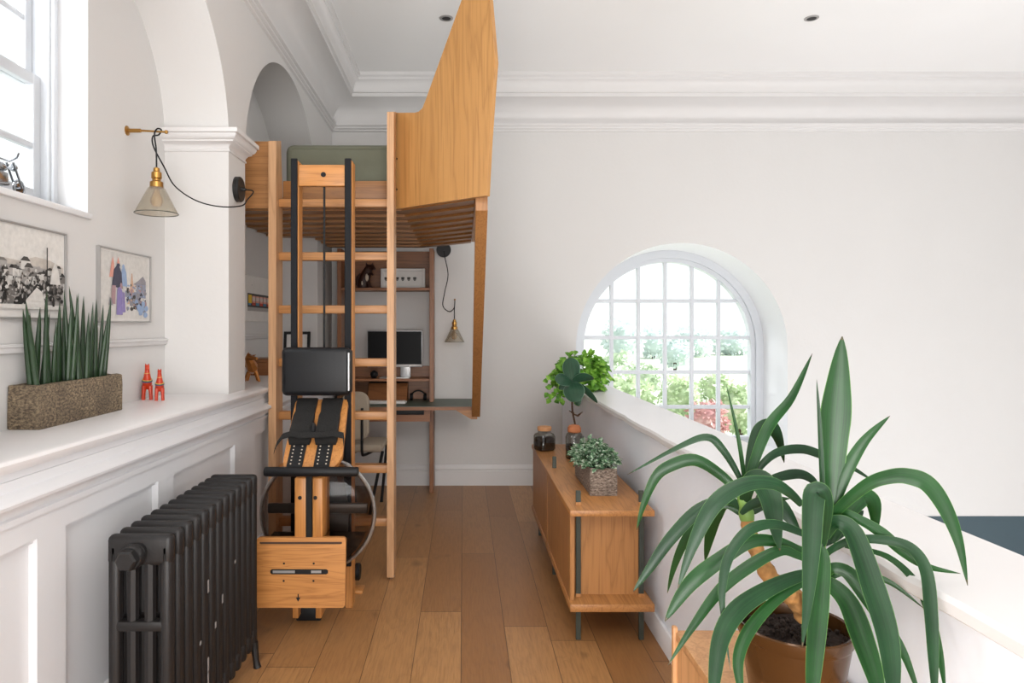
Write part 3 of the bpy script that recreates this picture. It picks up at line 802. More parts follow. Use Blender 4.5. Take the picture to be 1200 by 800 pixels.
# train picture in the far recess
t = wall_picture('framed_print', 'framed print of colourful train carriages behind the ladder on the left', 4.22, 4.98, 1.36, 1.665, M['mat_board'], .02)
art = MB(); lay[0] = 0
def tb(mat, y0, y1, z0, z1): shape(mat, [(y0, z0), (y1, z0), (y1, z1), (y0, z1)])
tb(M['art_g5'], 4.40, 4.93, 1.43, 1.545)
tb(M['art_g2'], 4.40, 4.93, 1.43, 1.455)
tb(M['art_dark'], 4.41, 4.92, 1.455, 1.54)
tb(M['art_yellow'], 4.42, 4.49, 1.48, 1.535)
for k in range(5):
    y = 4.50 + k * .082
    tb(M['art_pink'], y, y + .07, 1.475, 1.53); tb(M['art_red'] if k % 2 == 0 else M['art_blue'], y, y + .07, 1.467, 1.485)
    for q in range(3): tb(M['art_g1'], y + .006 + q * .022, y + .022 + q * .022, 1.497, 1.522)
tb(M['art_blue'], 4.42, 4.47, 1.467, 1.48)
blob(M['art_g5'], 4.49, 1.60, .004, .004)
art.build('print', None, t, smooth=False)

# ================================================================== WALL LAMPS
def cable(pts, n=8): return spline([Vector(p) for p in pts], n)
def pendant(t, top, neck, rshade, hshade):
    """socket and glass cone hanging from the point top"""
    x, y, z = top
    MB().lathe([(.006, .0), (.012, -.004), (.0135, -.018), (.02, -.022), (.021, -.045), (.0165, -.05), (.0165, -.056), (.026, -.062), (.027, -.084), (.022, -.088), (0, -.088)], (x, y, z), n=20).build('lamp_socket', M['brass'], t)
    zz = z - .082
    sh = MB().lathe([(.026, 0), (.034, -.006), (rshade, -hshade), (rshade - .002, -hshade), (.032, -.008), (.024, -.002)], (x, y, zz), n=36, caps=False)
    so = sh.build('lamp_shade', M['lampglass'], t)
    MB().torus((x, y, zz - hshade), rshade, .0018, (0, 0, 1), 36, 6).build('rim', M['steel'], so)
    MB().lathe([(.010, -.004), (.013, -.02), (.024, -.045), (.026, -.06), (.018, -.08), (0, -.088)], (x, y, zz), n=16).build('bulb', M['bulb'], t)

la = thing('wall_lamp', 'brass arm lamp with hanging glass cone beside the pier capital', 'lamp', (XB, 2.84, 2.14))
ax = (-1.40, 2.84, Z(153, 2.84))
mb = MB().tube([(XB, 2.84, ax[2]), (-1.342, 2.84, ax[2])], .0085, 12)
mb.tube([(-1.342, 2.84, ax[2]), (-1.235, 2.84, ax[2] - .006)], .0042, 10); mb.ball((-1.236, 2.84, ax[2] - .006), .0085, 10)
mb.lathe([(.02, 0), (.02, .004), (.0085, .008)], (XB, 2.84, ax[2]), (1, 0, 0), 16)
mb.build('arm', M['brass'], la)
hx = X(183.5, 2.84)
zk = ax[2]
pendant(la, (hx, 2.84, Z(196, 2.84)), 0, X(207.5, 2.84) - hx, Z(217, 2.84) - Z(248, 2.84))
dc = Vector((XW, 3.31, Z(222, 3.31)))
mb = MB().lathe([(.061, 0), (.061, .02), (.057, .025), (0, .025)], dc, (1, 0, 0), 28); mb.lathe([(.009, .025), (.009, .04), (.006, .045)], dc, (1, 0, 0), 10)
mb.build('ceiling_rose', M['iron'], la)
pts = [P(183.5, 196, 2.84), P(183, 175, 2.84), P(181, 158, 2.84), P(184, 151, 2.83), P(189, 152, 2.85), P(186, 158, 2.86), P(179, 160, 2.84), P(180, 172, 2.84), P(192, 195, 2.88), P(205, 218, 2.95), P(230, 235, 3.02), P(258, 242, 3.06), P(283, 241, 3.2),
       Vector((XW + .075, 3.24, Z(232, 3.2))), Vector((XW + .085, 3.3, Z(222, 3.25))), Vector((XW + .042, 3.31, dc.z))]
MB().tube(cable(pts, 7), .0032, 6).build('cord', M['black'], la)
lb = thing('wall_lamp', 'small hanging glass cone lamp on the back wall above the desk', 'lamp', (X(532, YB), YB, 1.33))
yl = YB - .05
dc = Vector((X(520, YB), YB, Z(293, YB)))
mb = MB().lathe([(.061, 0), (.061, .02), (.057, .025), (0, .025)], dc, (0, -1, 0), 28); mb.lathe([(.009, .025), (.009, .04)], dc, (0, -1, 0), 10)
mb.build('ceiling_rose', M['iron'], lb)
hk = P(533, 351, yl)
MB().tube([(hk.x, YB, hk.z), (hk.x, yl, hk.z)], .0045, 8).ball((hk.x, yl, hk.z), .008, 8).build('hook', M['brass'], lb)
pts = [Vector((dc.x, YB - .035, dc.z)), Vector((dc.x + .012, YB - .05, dc.z - .07)), P(525, 322, yl), P(521, 343, yl), P(519, 358, yl), P(526, 365, yl), P(532, 361, yl), P(533, 352, yl), P(532.5, 362, yl), P(532.5, 374, yl)]
MB().tube(cable(pts, 7), .0042, 6).build('cord', M['black'], lb)
pendant(lb, P(532.5, 374, yl), 0, .083, .105)

# ================================================================== SMALL THINGS ON THE LEDGE
def llama(x, y, h, label):
    t = thing('red_figurine', label, 'figurine', (x, y, SZ), 'red figurines on the ledge')
    s = h / .15
    th = math.atan2(-x, y); ct, sn = math.cos(th), math.sin(th)
    def p(a, b, c): a *= 1.1; return (x + (a * ct - b * sn) * s, y + (a * sn + b * ct) * s, SZ + c * s)
    mb = MB(); mb.use(M['red'])
    for sx in (-1, 1):
        for yy in (-.010, .016):
            mb.tube([p(sx * .0135, yy, 0), p(sx * .0125, yy, .03), p(sx * .011, yy * .9, .06)], [.0078 * s, .008 * s, .0095 * s], 10)
    # trunk, neck and head, one swept body seen head on
    mb.tube([p(0, .02, .050), p(0, .014, .054), p(0, .004, .066), p(0, -.002, .082), p(0, -.006, .098), p(0, -.010, .118), p(0, -.012, .138), p(0, -.013, .148), p(0, -.013, .15)],
            [.008 * s, .0165 * s, .020 * s, .0185 * s, .0145 * s, .0102 * s, .009 * s, .0088 * s, .006 * s], 14)
    for sx in (-1, 1): mb.tube([p(sx * .005, -.01, .145), p(sx * .006, -.01, .155)], [.0035 * s, .001], 6)
    mb.tube([p(0, -.014, .138), p(0, -.026, .132)], [.0075 * s, .005 * s], 8)
    mb.build('body', None, t)
    bl = MB(); bl.use(M['gold'])
    bl.torus(p(0, -.003, .086), .0188 * s, .0018 * s, (.25 * sn, -.25 * ct, 1), 24, 6)
    bl.torus(p(0, -.010, .115), .0115 * s, .0014 * s, (0, -.2, 1), 20, 6)
    bl.use(M['blue_paint']); bl.torus(p(0, -.002, .079), .0197 * s, .0018 * s, (.25 * sn, -.25 * ct, 1), 24, 6)
    bl.use(M['green_paint']); bl.torus(p(0, -.003, .0825), .0194 * s, .0018 * s, (.25 * sn, -.25 * ct, 1), 24, 6)
    bl.build('painted_harness', None, t)
for px_, py_, hpx, lb_ in ((169, 468, 41, 'taller red painted animal figurine on the white ledge'), (187, 469, 36, 'shorter red painted animal figurine nearer the pier')):
    y = F * (H - SZ) / (py_ - CY)
    llama(max(X(px_, y), -1.37), y, hpx * y / F, lb_)

# model motorbike on the window sill
bk = thing('model_motorbike', 'small chrome model motorbike on the sill of the left window', 'model', (-1.455, 2.16, LZ0))
def wheel(yc, r):
    m = MB(); c = (-1.455, yc, LZ0 + r + .001)
    m.torus(c, r * .86, r * .16, (1, 0, 0), 28, 8)
    for k in range(8):
        a = k * PI / 4; m.tube([c, (c[0], c[1] + math.cos(a) * r * .8, c[2] + math.sin(a) * r * .8)], .0011, 5)
    m.lathe([(.006, -.009), (.006, .009)], c, (1, 0, 0), 10); m.lathe([(r * .62, -.002), (r * .62, .002)], (c[0], c[1], c[2]), (1, 0, 0), 20)
    m.build('wheel', M['chrome'], bk)
wheel(2.235, .029); wheel(2.06, .029)
x0 = -1.455; zb = LZ0
m = MB()
for s in (-.011, .011):
    m.tube([(x0 + s, 2.235, zb + .03), (x0 + s, 2.19, zb + .105)], .0035, 8)
    m.tube([(x0 + s, 2.06, zb + .03), (x0 + s * .7, 2.12, zb + .03), (x0 + s * .7, 2.17, zb + .045)], .003, 6)
m.tube([(x0 - .045, 2.165, zb + .128), (x0 - .03, 2.18, zb + .118), (x0, 2.187, zb + .108), (x0 + .03, 2.18, zb + .118), (x0 + .045, 2.165, zb + .128)], .0028, 6)
m.lathe([(0, -.012), (.011, -.01), (.012, .006), (0, .008)], (x0, 2.205, zb + .092), (0, 1, 0), 12)
m.build('fork', M['chrome'], bk)
m = MB(); m.ball((x0, 2.145, zb + .082), .024, 12, (.6, 1.2, .6)); m.ball((x0, 2.085, zb + .07), .02, 12, (.7, 1.3, .4)); m.box(x0 - .014, x0 + .014, 2.11, 2.165, zb + .024, zb + .066, .004)
m.tube([(x0 + .016, 2.16, zb + .03), (x0 + .018, 2.1, zb + .022), (x0 + .018, 2.02, zb + .028)], .005, 8)
m.build('body', M['chrome'], bk)

# copper horse figure in the far recess
yh = 3.93
t = thing('copper_figurine', 'shiny copper animal figurine on the ledge just past the pier', 'figurine', (X(296, yh), yh, SZ))
bx = X(296, yh)
mb = MB()
def hq(px, py, dy=0): return P(px, py, yh + dy)
for a, b, dy in ((286.5, 446, -.02), (304, 446, -.02), (290, 445, .05), (302, 445, .05)):
    q = hq(a, b, dy); q.z = SZ
    mb.tube([q, hq(a * .6 + 296 * .4, 437, dy), hq(295.5, 431, dy * .6)], [.007, .0085, .016], 6)
mb.tube([hq(295, 434, .07), hq(295, 432, .02), hq(295.5, 430, -.03), hq(293, 424, -.06), hq(291, 419, -.075), hq(292, 416, -.09)], [.018, .032, .034, .026, .018, .012], 7)
mb.tube([hq(291, 418, -.07), hq(296, 419.5, -.1), hq(301, 420, -.12)], [.018, .014, .008], 6)
mb.tube([hq(290, 416, -.07), hq(291.5, 412.5, -.07)], [.007, .001], 5); mb.tube([hq(296, 417, -.07), hq(300, 415.5, -.07)], [.006, .001], 5)
mb.tube([hq(284.5, 416, .06), hq(286, 426, .07), hq(292, 432, .06)], [.004, .009, .009], 6)
mb.build('body', M['copper'], t, angle=20)
# wooden box and dark frame in the recess
t = thing('wooden_box', 'low brown wooden box on the ledge behind the copper figurine', 'box', (-1.26, 4.5, SZ))
MB().box(-1.375, -1.15, 4.40, 4.62, SZ, SZ + .085, .004).build('box_body', M['dim_x'], t); MB().box(-1.38, -1.145, 4.395, 4.625, SZ + .085, SZ + .108, .004).build('lid', M['dim_x'], t)
t = thing('photo_frame', 'black frame leaning on the ledge beside the left ladder upright', 'frame', (-1.26, 4.9, SZ))
rot = Matrix.Rotation(-.12, 3, 'X')
f = MB(); pv = (-1.26, 4.92, SZ)
for b in ((-1.30, -1.28, 4.91, 4.93, SZ, SZ + .28), (-1.13, -1.11, 4.91, 4.93, SZ, SZ + .28), (-1.281, -1.129, 4.911, 4.929, SZ, SZ + .02), (-1.281, -1.129, 4.911, 4.929, SZ + .26, SZ + .28)):
    f.box(*b, .002, 1, rot, pv)
f.build('frame', M['black'], t); MB().box(-1.281, -1.129, 4.918, 4.926, SZ + .018, SZ + .262, 0, 1, rot, pv).build('picture', M['mat_board'], t)

# ================================================================== LOFT BED WITH LADDER
UZ = 1.97
bed = thing('loft_bed', 'tall wooden loft bed with ladder and high shaped side panel', 'bed', (-.65, 3.66, 0))
LY, LYB = 3.58, 3.71
# stiles
mb = MB()
xl0, xl1 = X(314.5, LY), X(323.5, LY)
mb.prism([(xl0, LY, .012), (xl0, LYB, .012), (xl0, LYB, 2.02), (xl0, LYB, 2.06), (xl0, LYB - .03, 2.28), (xl0, LYB - .03, Z(165, LYB - .03)), (xl0, LY, Z(165, LY)), ], (xl1 - xl0, 0, 0))
st = mb.build('ladder_stile', M['ladder_z'], bed, smooth=False)
MB().lathe([(.018, 0), (.018, .006), (.006, .008), (.006, .014)], ((xl0 + xl1) / 2, LY + .05, 0), n=12).build('levelling_foot', M['silver'], st)
xr0, xr1 = X(453.5, LY), X(461.5, LY)
mb = MB().prism([(xr0, LY, .012), (xr0, LYB, .012), (xr0, LYB, Z(131, LYB)), (xr0, LY, Z(131, LY))], (xr1 - xr0, 0, 0))
st = mb.build('ladder_stile', M['ladder_z'], bed, smooth=False)
MB().lathe([(.018, 0), (.018, .006), (.006, .008), (.006, .014)], ((xr0 + xr1) / 2, LY + .05, 0), n=12).build('levelling_foot', M['silver'], st)
for k in range(7):
    z = .287 + .283 * k
    MB().box(xl1 - .001, xr0 + .001, LY + .05, LY + .11, z - .022, z + .022, .006).build('ladder_rung', M['ladder_x'], bed)
# front board and guard left of the ladder
FY = 3.715
MB().box(xl1, xr0, FY, FY + .035, UZ, 2.12, .003).build('front_rail', M['bed_x'], bed)
mb = MB().prism([(XB + .01, FY, UZ), (xl0 - .0, FY, UZ), (xl0 - .0, FY, 2.335), (XB + .01, FY, 2.335)], (0, .028, 0))
mb.build('guard_panel', M['oak_x'], bed, smooth=False)
# platform of lapped slats that bend towards the room
AX, AY, BX, BY = -.37, 3.735, .11, 3.345
dx, dy = BX - AX, BY - AY
n = 9; pitch = (5.66 - 3.76) / n
for k in range(n):
    y0 = 3.755 + k * pitch; y1 = y0 + pitch * .985
    xl = XB + .01 if y1 < 5.14 else XW + .01
    za, zb = UZ - .006, UZ + .008
    xk = AX + .03
    xe = .058
    sl = dy / dx
    def yy(x, y): return y if x <= xk else y + (x - xk) * sl
    rows = []
    for y, z in ((y0, za), (y1, zb)):
        rows.append([Vector((x, yy(x, y), z)) for x in (xl, xk, xe)])
    up = Vector((0, 0, .018))
    mb = MB(); mb.grid([rows[0], rows[1], [p + up for p in rows[1]], [p + up for p in rows[0]], rows[0]])
    mb.build('slat', M['bed_x'], bed, smooth=False)
# thin deck above the slats
deck = [(XB + .01, 3.745), (AX + .02, 3.745), (.06, 3.39), (.06, 5.14), (-.3, 5.69), (XW + .01, 5.69), (XW + .01, 5.14), (XB + .01, 5.14)]
MB().prism([(x, y, UZ + .045) for x, y in deck], (0, 0, .02)).build('deck', M['bed_x'], bed, smooth=False)
# tall shaped side panel
def on_panel(px, py):
    # plane through A and B
    q = (px - CX) / F
    t = (q * AY - AX) / (dx - q * dy)
    y = AY + dy * t
    return Vector((AX + dx * t, y, Z(py, y)))
outline = [(462, 245), (462, 132), (486, 132), (491, 130.5), (495, 126.5), (498, 119), (541, 0), (556, -42), (568, -55), (574, 0), (577.5, 40), (580, 72), (577, 112), (573, 170), (570, 229)]
nrm = Vector((dy, -dx, 0)).normalized() * -.028
mb = MB().prism([on_panel(*p) for p in outline], nrm)
sp_ = mb.build('side_panel', M['ply_z'], bed, smooth=False)
for px, py in ((465, 186), (465, 222)):
    MB().lathe([(.006, -.001), (.006, .002), (0, .002)], on_panel(px, py), -nrm, 10).build('bolt', M['black'], sp_)
# leaning edge board that comes down to the desk
mb = MB().prism([(.062, 3.425, UZ - .06), (.062, 3.425, UZ + .40), (.062, 3.48, UZ + .40), (.062, 3.53, UZ), (.062, 5.10, .67), (.062, 5.0, .665)], (.06, 0, 0))
mb.build('leaning_post', M['oak_z'], bed, smooth=False)
# side rail under the side of the platform
mb = MB().prism([(.06, 3.45, UZ - .01), (.085, 3.45, UZ - .01), (.085, 5.1, UZ - .01), (.06, 5.1, UZ - .01)], (0, 0, .15))
mb.build('side_rail', M['oak_y'], bed, smooth=False)

mt = thing('mattress', 'olive green mattress lying on the loft bed', 'mattress', (-.7, 4.7, UZ + .065))
mb = MB().box(xl0 + .03, -.01, 3.79, 5.60, UZ + .066, Z(168, 3.79), .045, 4)
mb.build('mattress_body', M['olive'], mt)
mb = MB().torus
o = MB(); yk = 3.792
o.tube([(xl0 + .07, yk, 2.335 - .02), (-.06, yk, 2.335 - .02)], .004, 6); o.build('piping', M['olive'], mt)

# ================================================================== BUILT-IN DESK UNIT
DZ = .725
dk = thing('desk', 'built-in wooden desk with green top under the loft bed', 'desk', (-.45, 5.45, 0))
xq = (-.99, -.255)
poly = [(xq[0] - .08, 5.13), (.105, 5.16), (.105, 5.695), (xq[0] - .08, 5.695)]
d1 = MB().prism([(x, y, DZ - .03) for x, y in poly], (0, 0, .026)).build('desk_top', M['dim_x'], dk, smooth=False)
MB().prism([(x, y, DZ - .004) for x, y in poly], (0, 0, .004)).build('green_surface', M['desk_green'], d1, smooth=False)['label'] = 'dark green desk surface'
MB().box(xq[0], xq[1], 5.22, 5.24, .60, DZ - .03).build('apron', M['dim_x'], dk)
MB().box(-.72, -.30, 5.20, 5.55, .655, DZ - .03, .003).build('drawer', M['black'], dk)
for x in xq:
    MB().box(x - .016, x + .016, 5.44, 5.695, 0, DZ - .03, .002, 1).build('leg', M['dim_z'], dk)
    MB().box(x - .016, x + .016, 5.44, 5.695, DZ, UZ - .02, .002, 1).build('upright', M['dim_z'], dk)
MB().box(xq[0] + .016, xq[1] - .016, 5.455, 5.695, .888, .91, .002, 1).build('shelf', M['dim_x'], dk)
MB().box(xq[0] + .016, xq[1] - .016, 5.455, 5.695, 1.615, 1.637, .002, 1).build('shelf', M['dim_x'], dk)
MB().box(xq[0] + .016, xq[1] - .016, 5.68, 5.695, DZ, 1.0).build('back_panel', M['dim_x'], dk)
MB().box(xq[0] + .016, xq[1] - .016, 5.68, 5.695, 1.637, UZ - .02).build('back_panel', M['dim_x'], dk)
MB().prism([(-.06, 5.17, .695), (.105, 5.17, .695), (.105, 5.17, .625), (.06, 5.17, .625)], (0, .12, 0)).build('bracket', M['oak_x'], dk, smooth=False)

# things on the desk and shelves
SH = .91
mo = thing('monitor', 'dark computer monitor with silver edge on the desk shelf', 'monitor', (-.55, 5.57, SH))
m0, m1, n0, n1 = X(430, 5.53), X(495, 5.53), Z(430, 5.53), Z(387, 5.53)
MB().box(m0, m1, 5.53, 5.555, n0, n1, .006).build('monitor_shell', M['silver'], mo)
MB().box(m0 + .007, m1 - .007, 5.5285, 5.5305, n0 + .022, n1 - .008).build('screen', M['screen'], mo)
MB().box(X(445, 5.5), X(480, 5.5), 5.47, 5.64, SH, SH + .008, .003).build('stand_base', M['silver'], mo)
MB().box(X(469, 5.55), X(481, 5.55), 5.565, 5.58, SH + .006, n0 + .1, .003).build('stand_neck', M['silver'], mo)
t = thing('desk_speaker', 'small round black speaker left of the monitor stand on the shelf', 'speaker', (X(438.5, 5.5), 5.50, SH))
MB().ball((X(438.5, 5.5), 5.50, SH + .032), .032, 16).build('speaker_body', M['black'], t); MB().lathe([(.022, 0), (.024, .005)], (X(438.5, 5.5), 5.50, SH), n=16).build('base', M['black'], t)
t = thing('desk_organiser', 'wooden sloped organiser box at the back of the desk', 'box', (X(455, 5.5), 5.55, DZ))
a, b = X(431, 5.52), X(477, 5.52)
MB().prism([(a, 5.50, DZ), (a, 5.66, DZ), (a, 5.66, DZ + .14), (a, 5.58, DZ + .14)], (b - a, 0, 0)).build('organiser_body', M['dim_x'], t, smooth=False)
MB().prism([(a, 5.575, DZ + .14), (a, 5.665, DZ + .14), (a, 5.665, DZ + .148), (a, 5.57, DZ + .148)], (b - a, 0, 0)).build('organiser_lid', M['black'], t, smooth=False)
t = thing('keyboard', 'flat white keyboard lying on the green desk top', 'keyboard', (X(452, 5.35), 5.36, DZ))
k0, k1 = X(428, 5.36), X(476, 5.36)
MB().box(k0, k1, 5.30, 5.42, DZ + .001, DZ + .014, .004).build('keyboard_body', M['white_plastic'], t)
mb = MB()
for r in range(4):
    for c in range(12): mb.box(k0 + .01 + c * (k1 - k0 - .02) / 12, k0 + .006 + (c + 1) * (k1 - k0 - .02) / 12, 5.308 + r * .026, 5.33 + r * .026, DZ + .014, DZ + .018)
mb.build('keys', M['paper'], t, smooth=False)
t = thing('headphones', 'black headphones lying on the desk right of the wooden organiser', 'headphones', (X(490, 5.5), 5.55, DZ))
hx_ = X(490, 5.55)
hp = MB().tube([(hx_ + .055 * math.cos(PI * k / 12), 5.56, DZ + .03 + .05 * math.sin(PI * k / 12)) for k in range(13)], .006, 8); hp.build('headband', M['black'], t)
for s in (-1, 1): MB().lathe([(.0, -.012), (.026, -.012), (.03, 0), (.026, .012), (0, .012)], (hx_ + s * .055, 5.56, DZ + .031), (1, 0, 0), 14).build('ear_cup', M['black'], t)
t = thing('globe_lamp', 'white globe lamp on a wooden block between the ladder uprights', 'lamp', (X(367, 5.55), 5.56, SH))
gx = X(367, 5.56)
MB().box(gx - .062, gx + .062, 5.50, 5.62, SH, Z(403, 5.5), .004).build('base', M['dim_x'], t)
MB().ball((gx, 5.56, Z(403, 5.5) + .075), .077, 24).build('globe', M['paper'], t)
fx = X(428, 5.57)
t = thing('fox_figurine', 'dark brown animal figurine with pale chest on the upper shelf', 'figurine', (fx, 5.57, 1.637))
def fp(px, py, dy=0): return P(px, py, 5.57 + dy)
mb = MB(); mb.use(M['brown_fur'])
mb.tube([fp(425, 338), fp(426, 331), fp(428, 324), fp(431, 317), fp(433, 312)], [.045, .05, .042, .036, .024], 12)
mb.tube([fp(433, 314), fp(436, 313, -.03), fp(439, 315, -.06)], [.03, .022, .01], 10)
mb.tube([fp(430, 311), fp(429, 307.5)], [.012, .002], 6); mb.tube([fp(436, 311), fp(437, 307.8)], [.012, .002], 6)
mb.tube([fp(422, 336), fp(419, 333), fp(419.5, 325), fp(422, 320)], [.014, .018, .016, .004], 8)
mb.tube([fp(431, 330, -.03), fp(433, 335, -.04), fp(435, 337.5, -.05)], [.016, .013, .012], 8)
mb.tube([fp(431, 322, -.03), fp(435, 320, -.05), fp(437, 322, -.06)], [.012, .01, .008], 8)
mb.build('body', None, t)
MB().ball(fp(430, 325, -.038), .02, 10, (.7, .5, 1.6)).ball(fp(424.5, 331.5, -.045), .012, 8, (.7, .5, 1.6)).build('chest', M['cream'], t)
MB().box(fx - .05, fx + .07, 5.52, 5.63, 1.637, 1.645, .002).build('base', M['black'], t)
t = thing('box_frame', 'white box frame with a row of small dark emblems on the upper shelf', 'frame', (X(472, 5.57), 5.57, 1.637))
a, b, z0, z1 = X(446, 5.56), X(498, 5.56), 1.637, Z(314.5, 5.56)
f = MB()
for q in ((a, a + .022, z0, z1), (b - .022, b, z0, z1), (a + .021, b - .021, z0, z0 + .022), (a + .021, b - .021, z1 - .022, z1)): f.box(q[0], q[1], 5.56, 5.595, q[2], q[3], .003, 1)
f.build('frame', M['white_plastic'], t)
MB().box(a + .02, b - .02, 5.578, 5.59, z0 + .02, z1 - .02).build('mount', M['mat_board'], t, smooth=False)
mb = MB()
zc = Z(326.5, 5.56)
for px in (452.5, 459, 465.5, 472, 479, 486):
    c = X(px, 5.575)
    mb.ball((c, 5.577, zc + .006), .013, 10, (1.2, .2, .7)); mb.box(c - .012, c + .012, 5.574, 5.578, zc - .008, zc - .003); mb.box(c - .007, c + .007, 5.574, 5.578, zc - .016, zc - .01)
mb.build('emblems', M['art_g4'], t)

# ================================================================== DESK CHAIR
ch = thing('desk_chair', 'beige upholstered chair with black tubular frame at the desk', 'chair', (-.74, 4.9, 0))
yc0 = 4.72
# the chair stands sideways: back on the left, seat towards the right
def rounded(x0, x1, z0, z1, r, n=6):
    pts = []
    for cx, cz, a0 in ((x1 - r, z1 - r, 0), (x0 + r, z1 - r, 90), (x0 + r, z0 + r, 180), (x1 - r, z0 + r, 270)):
        for k in range(n + 1):
            a = math.radians(a0 + 90 * k / n); pts.append((cx + r * math.cos(a), cz + r * math.sin(a)))
    return pts
bz0, bz1 = .53, .87
bx0, bx1 = -1.01 + .16, X(433, 4.8)
mb = MB(); o1 = rounded(bx0, bx1, bz0, bz1, .07)
o2 = rounded(bx0 + .012, bx1 - .012, bz0 + .012, bz1 - .012, .06)
mb.grid([[Vector((x, 4.755, z)) for x, z in o2], [Vector((x, 4.767, z)) for x, z in o1], [Vector((x, 4.80, z)) for x, z in o1], [Vector((x, 4.81, z)) for x, z in o2]], True)
mb.add([(x, 4.755, z) for x, z in o2], [tuple(range(len(o2)))]); mb.add([(x, 4.81, z) for x, z in o2], [tuple(range(len(o2)))[::-1]])
mb.build('backrest', M['cushion'], ch)
MB().box(bx0 + .0, bx1 + .09, 4.80, 5.17, .44, .495, .022, 3).build('seat', M['cushion'], ch)
mb = MB()
for x in (bx1 - .045, bx0 + .03):
    mb.tube(cable([(x, 4.748, .76), (x, 4.745, .58), (x, 4.75, .45), (x + .01, 4.80, .425), (x + .05, 4.95, .425), (x + .08, 5.12, .425)], 5), .0095, 8)
mb.build('back_frame', M['black'], ch)
for x, fx_, y, fy in ((bx1 + .085, bx1 + .0, 4.86, 4.83), (bx0, bx0 + .03, 4.86, 4.83), (bx1 + .085, bx1 + .04, 5.14, 5.17), (bx0, bx0 + .03, 5.14, 5.17)):
    MB().tube([(x, y, .44), (fx_, fy, .01), (fx_, fy, 0)], [.011, .011, .013], 8).build('leg', M['black'], ch)

# ================================================================== ROWING MACHINE stood on end
rw = thing('rowing_machine', 'wooden water rowing machine stored upright in front of the ladder', 'rowing machine', (-.66, 3.15, 0))
YR = 3.22
for pa, pb in ((341.5, 349), (404.5, 412)):
    xa_, xb_ = X(pa, YR), X(pb, YR)
    rl = MB().box(xa_, xb_ + .004, YR, YR + .08, .0, Z(188, YR), .003, 1).build('rail', M['ash'], rw)
    MB().box(xa_ - .001, xb_, YR - .012, YR, .2, Z(186, YR), .003, 1).build('track', M['black_track'], rl)
xi0, xi1 = X(349, YR) + .004, X(404.5, YR)
tb_ = MB().box(xi0, xi1, YR - .004, YR + .03, Z(218, YR), Z(193, YR), .006).build('end_block', M['ash_x'], rw)
c = P(379, 204.5, YR - .004)
MB().lathe([(.012, -.001), (.012, .003), (.008, .003), (.006, .0015), (0, .0015)], c, (0, -1, 0), 16).build('hole_ring', M['black'], tb_)
MB().tube([P(380, 216, YR + .02), P(380, 420, YR + .02)], .0055, 8).build('pull_cord', M['black'], rw)
# seat
y = 3.10
s0 = MB().box(X(329, y), X(410, y), y, y + .055, Z(464, y), Z(407, y), .024, 5).build('seat', M['leather'], rw)
MB().box(X(330, y) + .02, X(410, y) - .0, y + .04, y + .085, Z(462, y), Z(410, y), .01, 2).build('seat_carriage', M['black'], s0)
MB().box(X(407.5, y), X(409.5, y), y - .0015, y + .01, Z(458, y), Z(413, y), .002, 1).build('seat_edge_glint', M['silver'], s0)  # silver strip standing in for the highlight on the seat's right edge
# footboard, leaning out at the bottom
fx0, fx1 = xi0 - .005, xi1 + .02
top = Vector((0, 3.19, Z(468, 3.19))); bot = Vector((0, 2.93, Z(549, 2.93)))
dn = (bot - top).normalized(); fn = Vector((0, dn.z, -dn.y))     # board normal, facing the room
if fn.y > 0: fn = -fn
def fb(x, s, o=0): q = top + (bot - top) * s + fn * o; return Vector((x, q.y, q.z))
mb = MB(); pts = []
r = .04
for (cx_, cs, a0) in ((fx1 - .0, .0, 0),): pass
outl = [fb(fx0 + .008, 0), fb(fx1 - .008, 0), fb(fx1, .05), fb(fx1 + .01, .82), fb(fx1 - .004, .93), fb(fx1 - .03, 1), fb(fx0 + .02, 1), fb(fx0 + .004, .95), fb(fx0, .85), fb(fx0, .05)]
fo = MB().prism(outl, -fn * .022).build('footboard', M['ash'], rw, smooth=False)
for sx0, sx1 in (((fx0 + .012), (fx0 + .105)), ((fx0 + .128), (fx0 + .221))):
    m_ = MB()
    rows = []
    for s, o, wd in ((.0, .012, 0), (.1, .024, .0), (.22, .02, .003), (.3, .03, .0), (.45, .034, 0), (.62, .036, -.003), (.68, .012, .002)):
        rows.append([fb(sx0 + wd, s, .002), fb(sx0 + wd, s, o), fb(sx1 - wd, s, o), fb(sx1 - wd, s, .002)])
    m_.grid(rows); m_.add(rows[0], [(0, 1, 2, 3)]); m_.add(rows[-1], [(3, 2, 1, 0)])
    pad = m_.build('foot_pad', M['webbing'], fo, angle=60)
    m_ = MB(); m_.prism([fb(sx0 + .012, .6, .002), fb(sx1 - .012, .6, .002), fb(sx1 - .016, 1.0, .002), fb(sx0 + .01, 1.0, .002)], fn * .006)
    m_.build('heel_strip', M['black'], fo, smooth=False)
    for k in range(7):
        for xx in (sx0 + .026, sx1 - .03):
            MB().lathe([(.0035, 0), (.0035, .0012), (0, .0012)], fb(xx, .66 + k * .048, .0075), fn, 8).build('peg_hole', M['cream'], fo)
mb = MB()
def band(pts, w, mat, name):
    m = MB(); pts = [Vector(p) for p in pts]
    rows = [[p - Vector((0, dn.y, dn.z)) * w / 2, p + Vector((0, dn.y, dn.z)) * w / 2] for p in pts]
    m.grid(rows); m.grid([[p + fn * .004 for p in r_] for r_ in rows])
    return m.build(name, mat, fo)
band([fb(fx0 - .03, .86, .05), fb(fx0 - .028, .75, .045), fb(fx0 - .01, .64, .045), fb(fx0 + .03, .6, .045), fb(fx0 + .06, .64, .05), fb(fx0 + .115, .62, .045), fb(fx0 + .17, .63, .05), fb(fx0 + .21, .6, .045), fb(fx1 + .01, .62, .04), fb(fx1 + .016, .72, .03)], .03, M['webbing'], 'strap')
